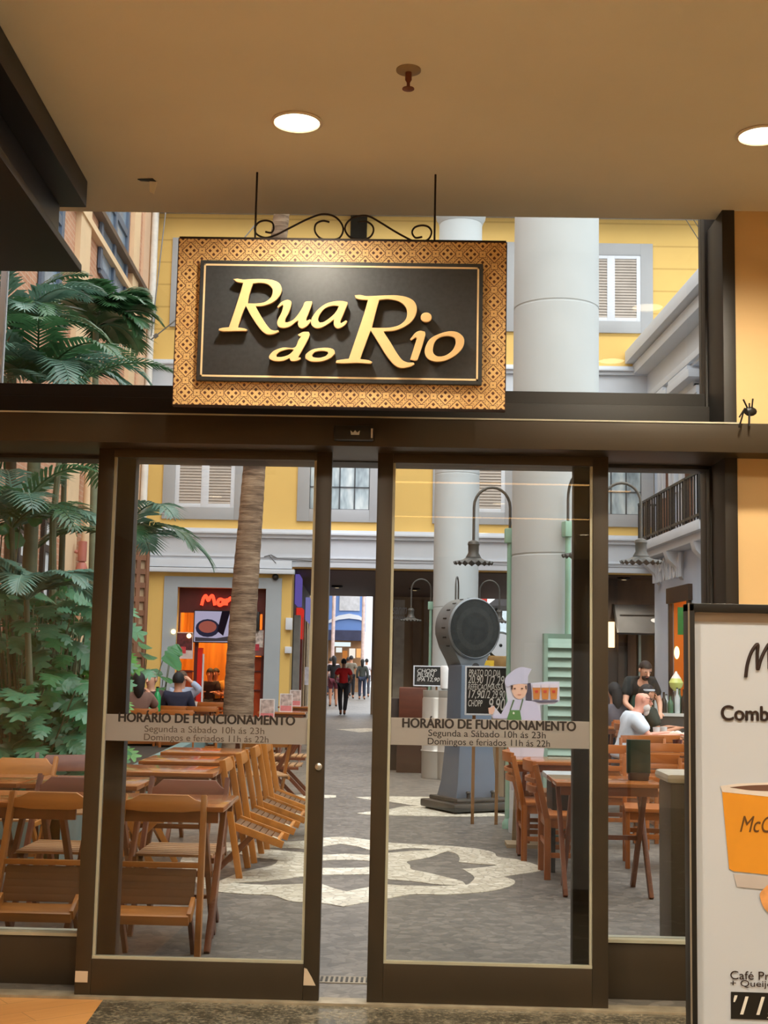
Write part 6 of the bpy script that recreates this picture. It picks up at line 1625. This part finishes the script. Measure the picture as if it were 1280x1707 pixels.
p4 = gx(590, 1161)
person('tall person in an olive grey shirt and black trousers in the alley', (p4.x, 54, 0), -.05, (120,112,98), (26,24,28), 'tan', (26,20,20), scale=1.03, face=False)
person('person in a dark grey jacket and navy jeans beside the olive shirt', (at(604,1120,53).x, 53, 0), .0, (56,60,56), (38,46,66), 'tan', (24,20,20), 'long', scale=.95, face=False, long_sleeve=True)
person('person at the far left of the alley crowd in a pale top', (at(551,1110,58).x, 58, 0), .2, (190,180,176), (60,60,70), 'tan', (30,24,22), scale=.98, face=False)
person('person in dark clothes between the red and olive shirts, far back', (at(580,1110,58).x, 58, 0), -.1, (60,40,38), (40,38,44), 'brown', (24,18,18), scale=1.0, face=False)
person('person in white at the right end of the alley crowd', (at(611,1112,57).x, 57, 0), .1, (206,200,206), (70,70,80), 'tan', (30,24,22), scale=.97, face=False)
# left terrace
Y_ = 17.6
person('dark curly haired woman seated with her back to the doors at the far left terrace', fx(231,1150,Y_), .25, (120,88,76), (40,40,46), 'tan', (18,16,16), 'long', 'sit', dict(elR=(.26,.14,.78), wrR=(.2,.34,.95), haR=(.16,.37,1.02)), face=False, female=True)
Y_ = 19.3
person('grey haired man seated facing the doors at the far left terrace', fx(254,1150,Y_), PI-.5, (74,56,58), (50,48,52), 'light', (150,142,134), 'short', 'sit', head_yaw=.2)
Y_ = 19.0
person('man in a navy jacket seated with his back to the doors, far left terrace', fx(296,1150,Y_), 0, (34,36,58), (40,40,46), 'tan', (22,20,20), 'short', 'sit', long_sleeve=True, face=False)
person('person in a pale blue shirt seated opposite the navy jacket, one hand at the head', fx(303,1150,20.9), PI+.1, (176,190,216), (60,60,72), 'light', (90,66,48), 'short', 'sit', dict(elL=(-.30,.12,1.02), wrL=(-.14,.16,1.15), haL=(-.10,.12,1.19)), long_sleeve=True)
# two people inside the shop
person('left person in dark clothes seated inside the amber shop', fx(350,1140,28.9), PI, (46,30,28), (40,36,36), 'tan', (30,22,18), 'long', 'sit', female=True)
person('right person in an ochre top seated inside the amber shop', fx(360,1140,29.2), PI-.2, (196,140,60), (50,44,40), 'tan', (40,28,20), 'short', 'sit')
# right terrace
YM = 14.0
ob, hp, Mh = person('bald bearded man in a white shirt leaning on his table at the right', fx(1040,1200,YM), -PI/2+.12, (212,222,234), (86,92,104), 'pink', (200,196,190), 'bald', 'sit',
    dict(pelvis=(0,-.04,.53), spine=(0,.0,.69), chest=(0,.08,.88), neck0=(0,.13,1.0), neck=(0,.17,1.06), shL=(-.17,.09,.96), shR=(.17,.09,.96), elL=(-.22,.24,.76), wrL=(-.13,.47,.80), haL=(-.10,.54,.81), elR=(.23,.22,.76), wrR=(.17,.46,.80), haR=(.14,.53,.81)), head_pitch=-.22)
BRD = plain('white_beard', (206,198,192), .8, 0, .1, 30)
m = MB(); m.ell(hp((0,.055,.035)), .062,.058,.05, 12, 8, Mh); m.ell(hp((0,.075,.0)), .035,.035,.05, 10, 8, Mh); m.build('beard', BRD, ob, smooth=True)
m = MB()
for s in (-1, 1):
    m.tube([hp((s*.034+.026*math.cos(k*PI/6), .104, .13+.02*math.sin(k*PI/6))) for k in range(13)], .003, 5)
    m.tube([hp((s*.06,.10,.133)), hp((s*.084,.0,.135))], .003, 5)
m.build('glasses', BLACK, ob)
ob, hp, Mh = person('dark bearded waiter in a black shirt and dark green apron bending over a table', fx(1058,1150,17.6), PI+.25, (30,32,30), (36,36,40), 'light', (36,26,22), 'short', 'stand',
    dict(spine=(0,.06,1.08), chest=(0,.17,1.23), neck0=(0,.25,1.32), neck=(0,.29,1.37), shL=(-.17,.19,1.32), shR=(.17,.19,1.32), elL=(-.25,.24,1.04), wrL=(-.17,.42,.92), haL=(-.14,.48,.9), elR=(.25,.24,1.04), wrR=(.17,.42,.92), haR=(.14,.48,.9)), head_pitch=-.4)
m = MB(); m.ell(hp((0,.048,.03)), .056,.048,.042, 10, 8, Mh); m.build('beard', plain('dark_beard', (44,32,28), .8), ob, smooth=True)
ap = MB(); ap.prism([(-.15,.26,1.14),(.15,.26,1.14),(.18,.16,.95),(.18,.14,.55),(-.18,.14,.55),(-.18,.16,.95)], (0,.02,-.004)); ap.build('apron', plain('apron_green', (44,72,60), .8, 0, .1), ob)
person('dark haired person seated behind the waiter at the right edge of the door frame', fx(1026,1160,17.4), .4, (92,88,96), (56,62,84), 'tan', (20,16,18), 'long', 'sit', face=False, female=True)
ob, hp, Mh = person('person with a pale headband seated beyond the bald man', fx(1074,1160,16.0), -PI/2+.2, (40,52,46), (40,44,52), 'tan', (26,20,20), 'short', 'sit')
MB().lathe([(.092,-.012),(.096,0),(.092,.012)], 20, c=hp((0,-.004,.165)), M=Mh).build('headband', plain('headband', (190,196,204), .7), ob, smooth=True)
o = bar_chair('orange brown chair the man in the white shirt sits on', (at(1040,1200,YM).x-.06, YM, 0), -PI/2+.12, 'occupied chairs')
for (px, Y, rz, lb) in ((231,17.6,.25,'chair of the dark curly haired woman on the far left terrace'),(254,19.3,PI-.5,'chair of the grey haired man on the far left terrace'),(296,19.0,0,'chair of the man in the navy jacket'),(303,20.9,PI+.1,'chair of the person in the pale blue shirt'),(350,28.9,PI,'chair of the left person inside the amber shop'),(360,29.2,PI-.2,'chair of the right person inside the amber shop'),(1026,17.4,.4,'chair of the dark haired person behind the waiter'),(1074,16.0,-PI/2+.2,'chair of the person with the headband')):
    f_ = fx(px, 1160, Y); dup(o, lb, (f_[0], f_[1], 0), rz)
f_ = fx(1052, 1160, 16.9)
dup(T1, 'table the waiter bends over', (f_[0]-.02, 17.0, 0))
# ================================================================== PLANTS
def leafmat(name, rgb, rough=.38):
    t = NT(name); c = lin(*rgb); p = t.pos(); nz = t.noise(p, 3.5, 3)
    rnd = t.n('ShaderNodeObjectInfo').outputs['Random']
    k = t.math('ADD', t.math('MULTIPLY', nz, .8), t.math('MULTIPLY', rnd, .25))
    col = t.ramp(k, [(.3, sc3(c,.62)), (.55, c), (.8, (c[0]*1.6, c[1]*1.35, c[2]*1.5))])
    b = t.bsdf(col, rough); 
    tr = t.n('ShaderNodeBsdfTranslucent'); t.l(col, tr.inputs[0])
    mx = t.n('ShaderNodeMixShader'); mx.inputs[0].default_value = .25
    t.l(b.outputs[0], mx.inputs[1]); t.l(tr.outputs[0], mx.inputs[2]); t.l(mx.outputs[0], t.out.inputs[0])
    MATS[name] = t.m; return t.m
PALM = leafmat('palm_leaf', (62,104,66), .33); PALMB = leafmat('palm_leaf_grey', (96,134,118), .33); MON = leafmat('monstera_leaf', (64,124,74), .3); FERN = leafmat('fern_leaf', (92,146,110), .3); BRIGHT = leafmat('bright_leaf', (98,158,72), .33)
STEM = plain('palm_stem', (104,110,84), .6, 0, .2, 6); BROWNS = plain('brown_stem', (110,92,68), .7, 0, .2, 6)
rp = random.Random(11)
def frond(base, az, elev, L, droop, width=.34, n=26, lw=.030, hang=.5):
    """one feather palm frond: a rachis with leaflets on both sides"""
    m = MB(); base = Vector(base)
    h = Vector((math.cos(az), math.sin(az), 0)); side = Vector((-math.sin(az), math.cos(az), 0))
    P = []; d = 0
    ang = elev; pos = base.copy(); st = L/n
    for i in range(n+1):
        P.append((pos.copy(), ang))
        pos += (h*math.cos(ang) + Vector((0,0,1))*math.sin(ang))*st
        ang -= droop/n*(.5+1.0*i/n)
    m.tube([p for p, a in P], [.012*(1-.8*i/n)+.002 for i in range(n+1)], 5)
    for i in range(3, n+1):
        t_ = i/n; p, a = P[i]
        tan = h*math.cos(a) + Vector((0,0,1))*math.sin(a); nrm = -h*math.sin(a) + Vector((0,0,1))*math.cos(a)
        ln = width*(math.sin(PI*min(1, t_*.92+.12))**.6)*rp.uniform(.85,1.1)
        for s in (-1, 1):
            fwd = .55 + .5*t_ + rp.uniform(-.1,.1)
            dr = (side*s + tan*fwd + nrm*.25).normalized()
            q0 = p; q1 = p + dr*ln*.5 - Vector((0,0,1))*ln*.10*hang; q2 = p + dr*ln*.95 - Vector((0,0,1))*ln*.55*hang
            w = tan*lw*.5
            m.add([q0-w*.5, q0+w*.5, q1+w, q1-w, q2], [(0,1,2,3),(3,2,4)])
    return m
def palm(label, base, top, nf, L, name='feather_palm', trunk_r=.045, mats=(PALM, PALMB), az0=0, elev=1.0, seed=1, azs=None, lw=.034, width=.36, mt_stem=None):
    rr = random.Random(seed); o = thing(name, label, 'palm', base)
    b = Vector(base); t_ = Vector(top)-b
    N_ = 8; pts = [Vector((t_.x*(k/N_)**1.3, t_.y*k/N_, t_.z*k/N_)) for k in range(N_+1)]
    MB().tube(pts, [trunk_r*(1.15-.4*k/N_) for k in range(N_+1)], 10).build('stem', mt_stem or STEM, o, smooth=True)
    for i in range(nf):
        az = azs[i] if azs else az0 + i*2.4 + rr.uniform(-.3,.3)
        e = elev*rr.uniform(.35,1.15)
        frond(t_, az, e, L*rr.uniform(.85,1.1), rr.uniform(1.3,2.0), width, 26, lw).build('frond', mats[i % len(mats)], o)
    return o
# planter bed along the brick wall
bed = thing('planter_bed', 'low planter bed with dark soil under the plants on the left', 'planter', (0,0,0), kind='structure')
xk = at(150, 1290, 10.6).x
def kx_(Y): return xk + dX*(Y-10.6) - (.0 if Y < 11 else .0)
tealp = plain('teal_grey_planter', (112,140,138), .6)
m = MB(); m.prism([(kx_(9.6),9.6,0),(kx_(24),24,0),(kx_(24)-.15,24,0),(kx_(9.6)-.15,9.6,0)], (0,0,.40)); m.prism([(kx_(9.6),9.6,0),(-6,9.6,0),(-6,9.75,0),(kx_(9.6),9.75,0)], (0,0,.40)); m.build('planter_wall', tealp, bed)
MB().prism([(kx_(9.7)-.1,9.72,0),(kx_(24)-.1,24,0),(bx(24),24,0),(-6,9.72,0)], (0,0,.33)).build('soil', plain('dark_soil', (46,38,30), .9, 0, .3, 8, .4), bed)

# feather palms on the left; crowns read at about y 450..850
def P3(px, py, Y): return at(px, py, Y)
def palm_px(label, pxb, pxt, pyt, Y, nf, L, r=.05, **kw):
    b = P3(pxb, 1180, Y); t_ = P3(pxt, pyt, Y)
    return palm(label, (b.x, Y, .33), (t_.x, Y, t_.z), nf, L, trunk_r=r, **kw)
def fan(n, a0, a1, seed): r_ = random.Random(seed); return [a0+(a1-a0)*i/(n-1)+r_.uniform(-.2,.2) for i in range(n)]
palm_px('tall feather palm with grey green fronds at the upper left', 40, 62, 640, 12.2, 18, 1.25, .075, seed=3, elev=1.0, lw=.055, width=.42, azs=fan(18,-2.6,2.9,1))
palm_px('feather palm with dark arching fronds beside the left door frame', 96, 108, 760, 13.0, 16, 1.25, .035, seed=5, elev=1.0, mats=(PALM,), lw=.05, width=.42, azs=fan(16,-2.8,2.6,2))
palm_px('slim feather palm with a bushy crown before the brick wall', 150, 160, 545, 16.0, 22, .95, .05, seed=8, elev=1.1, mats=(PALM,), lw=.07, width=.46, azs=fan(22,-1.9,1.9,3))
palm_px('far feather palm with a sparse crown at the left edge', 14, 20, 560, 12.7, 14, 1.15, .06, seed=13, elev=1.2, mt_stem=BROWNS, lw=.05, width=.40, azs=fan(14,-1.9,1.9,4))
palm_px('low feather palm whose frond hangs in front of the white cornice', 184, 200, 900, 12.8, 7, 1.1, .03, seed=21, elev=.75, azs=[.1, -.35, 2.6, 3.3, 1.4, -1.2, -.8], mats=(PALMB, PALM), lw=.055, width=.40)
palm_px('young feather palm whose fronds fan out under the header at the left edge', 24, 20, 880, 11.4, 13, 1.15, .03, seed=27, elev=1.3, mats=(PALM,PALMB), lw=.045, width=.38, azs=fan(13,-2.6,2.6,5))
palm_px('small grey green feather palm low in the planter', 60, 44, 1000, 10.4, 9, .8, .03, seed=33, elev=.9, mats=(PALMB,), lw=.06, width=.3)
# frond crossing the sign's left edge
o = thing('arching_frond', 'long palm frond arching to the left edge of the hanging sign', 'palm frond', tuple(P3(110, 655, 11.5)))
frond((0,0,0), .08, .75, 1.15, 1.5, .32, 26, .034).build('frond', PALM, o)
frond((0,0,0), 2.6, .7, 1.0, 1.5, .32, 24, .034).build('frond', PALMB, o)
pp_ = P3(95, 1180, 11.5); q_ = P3(110, 655, 11.5)
MB().tube([(pp_.x-q_.x,0,.33-q_.z),(-.06,0,-1.2),(0,0,0)], [.04,.032,.02], 8).build('stem', STEM, o, smooth=True)

def lobed_leaf(m, base, d, up_, L, W, lobes=6, curl=.25):
    """deeply cut heart shaped leaf"""
    d = d.normalized(); s = d.cross(up_).normalized(); nrm = s.cross(d).normalized()
    def pt(u, v): # u along, v across
        return base + d*(u*L) + s*(v*W) + nrm*(.10*L*math.sin(u*PI) - curl*L*u*u - .12*W*abs(v)*abs(v))
    for sg_ in (-1, 1):
        for i in range(lobes):
            u0 = -.12 + 1.0*i/lobes; u1 = u0 + 1.0/lobes
            env = lambda u: (math.sin(PI*min(1,max(0.05,(u+.2)/1.25)))**.7)
            w0 = env(u0)*sg_*.5; w1 = env((u0+u1)/2+.08)*sg_*.5
            a = max(0,u0)
            vs = [pt(a,0), pt(min(1,u1),0), pt(u0+(u1-u0)*.8+.10, w1*.6), pt(u0+.06, w1*.62), pt(u0+.5*(u1-u0)+.14, w1), pt(u0+.18, w1*.93)]
            m.add(vs, [(0,1,2,3),(3,2,4,5)])
def bush(name, label, loc, n, h, spread, Ls, mt, seed, lobes=6, facing_dir=(0.35,-1,0.25), stemm=None, cat='plant'):
    rr = random.Random(seed); o = thing(name, label, cat, loc)
    lf = MB(); st = MB()
    for i in range(n):
        a = rr.uniform(0, 2*PI); r = spread*math.sqrt(rr.random()); z = h*(.15+.85*rr.random())
        tip = Vector((r*math.cos(a), r*math.sin(a), z))
        root = Vector((tip.x*.15, tip.y*.15, 0))
        st.tube([root, root.lerp(tip,.5)+Vector((0,0,.08)), tip], [.012,.009,.006], 5)
        d = Vector((math.cos(a)+rr.uniform(-.5,.5), math.sin(a)+rr.uniform(-.5,.5)-.5, rr.uniform(-.7,.1)))
        up_ = Vector((rr.uniform(-.3,.5), -.6+rr.uniform(-.4,.3), 1))
        L = Ls*rr.uniform(.65,1.2)
        lobed_leaf(lf, tip, d, up_, L, L*.85, lobes)
    lf.build('foliage', mt, o); st.build('stems', stemm or STEM, o)
    return o
def bpx(px, py, Y): q = at(px, py, Y); return (q.x, Y, .33)
bush('monstera', 'big monstera with cut leaves at the lower left edge', bpx(10,1200,10.6), 80, 1.05, .48, .25, MON, 1)
bush('monstera', 'monstera with grey green cut leaves behind the leaning chairs', bpx(60,1200,10.5), 84, .95, .45, .24, FERN, 2)
bush('monstera', 'dense monstera beside the left door frame', bpx(112,1200,10.9), 84, 1.05, .42, .24, MON, 3)
bush('philodendron', 'philodendron with broad leaves above the monsteras', bpx(85,1200,12.3), 64, 1.75, .5, .30, FERN, 4, 7)
bush('philodendron', 'dark philodendron at the left picture edge', bpx(18,1200,12.0), 60, 1.9, .45, .33, MON, 5, 7)
bush('philodendron', 'bright green philodendron against the door frame', bpx(140,1200,12.6), 40, 1.3, .4, .26, BRIGHT, 6, 6)
bush('philodendron', 'tall climbing philodendron at the far left edge', bpx(-14,1000,11.4), 22, 2.9, .26, .32, MON, 7, 2)
bush('broad_leaf_plant', 'broad leaved plant beside the wooden lattice post', (at(232,1200,21).x, 21, .33), 18, 1.55, .4, .4, MON, 8, 1)
bush('broad_leaf_plant', 'broad leaved plant before the blue grey shop surround', (at(262,1200,23).x, 23, 0), 11, 1.9, .34, .42, MON, 9, 1)
bush('fern', 'low fern behind the dark haired woman', (at(202,1200,18.5).x, 18.5, .33), 30, 1.0, .35, .26, FERN, 10, 7)
bush('monstera', 'tall monstera with pale green cut leaves in front of the palm stems', bpx(36,1200,10.9), 72, 1.75, .42, .27, FERN, 15)
bush('monstera', 'tall monstera with fresh green cut leaves next to the left door frame', bpx(108,1200,11.2), 72, 1.7, .40, .27, MON, 16)
# wooden lattice post
YL = 22.0
q = at(220, 1100, YL)
lp = thing('lattice_post', 'brown wooden lattice post against the corner of the yellow wall', 'lattice post', (q.x, YL, 0), R(28))
zt_ = at(236, 905, YL).z; w_ = 15*YL/F
LW_ = wood('lattice_brown', (128,86,60), 'z', .6)
for (ax_, nm_) in (((1,0),'lattice_panel'),((0,1),'lattice_panel')):
    m = MB()
    for i in range(3):
        t_ = -w_ + w_*i
        if ax_[0]: m.box(t_-.035,t_+.035,-w_-.02,-w_+.02,.0,zt_)
        else: m.box(w_-.02,w_+.02,t_-.035,t_+.035,0,zt_)
    z = .1
    while z < zt_:
        if ax_[0]: m.box(-w_,w_,-w_-.018,-w_+.018,z,z+.09)
        else: m.box(w_-.018,w_+.018,-w_,w_,z,z+.09)
        z += .235
    m.build(nm_, LW_, lp)
MB().box(-w_*.8,w_*.8,-w_*.8,w_*.8,0,zt_).build('post_core', plain('pale_lattice_core', (186,160,128), .7), lp)
# palm trunk
YT_ = 19.0
t = NT('palm_bark'); p = t.coord(); s3 = t.n('ShaderNodeSeparateXYZ'); t.l(p, s3.inputs[0])
mp = t.n('ShaderNodeMapping'); mp.inputs['Scale'].default_value = (1.2,1.2,9); t.l(p, mp.inputs[0])
nz = t.noise(mp.outputs[0], 2.2, 5, .65); n2 = t.noise(p, 3, 3)
t.bsdf(t.ramp(t.math('ADD', t.math('MULTIPLY', nz, .75), t.math('MULTIPLY', n2, .3)), [(.35, lin(74,56,42)), (.52, lin(128,104,82)), (.7, lin(166,142,116))]), .85, 0, bump=nz, bstr=.6, bdist=.04); BARK = t.m
path = [(396,1285,52),(397,1190,50),(402,1080,46),(410,960,43),(418,860,40),(425,765,37),(440,600,33),(458,450,30),(469,360,27),(476,290,25)]
b0 = at(396,1285,YT_)
tp = thing('palm_tree', 'tall leaning palm trunk with ringed bark between the left door and the shop', 'palm', (b0.x, YT_, 0))
pts = []; rs = []
PW_ = smoothpts([(a,b) for a,b,c in path], False, 10)
for i, q in enumerate(PW_):
    w3 = at(q.x, q.y, YT_); k_ = i/(len(PW_)-1)*(len(path)-1); j = min(int(k_), len(path)-2); r_ = (path[j][2]+(path[j+1][2]-path[j][2])*(k_-j))/2*YT_/F
    pts.append((w3.x-b0.x, 0, max(0,w3.z) if i else 0)); rs.append(r_*(1+.035*(i%2)))
MB().tube(pts, rs, 20).build('trunk', BARK, tp, smooth=True)
MB().lathe([(rs[0]*1.25,0),(rs[0]*1.15,.15),(rs[0]*1.0,.35)], 20).build('root_flare', BARK, tp, smooth=True)
for i in range(7):
    frond(pts[-1], i*.9+.3, .9+.2*(i%3), 2.6, 1.7, .6, 26, .06).build('frond', PALM, tp)
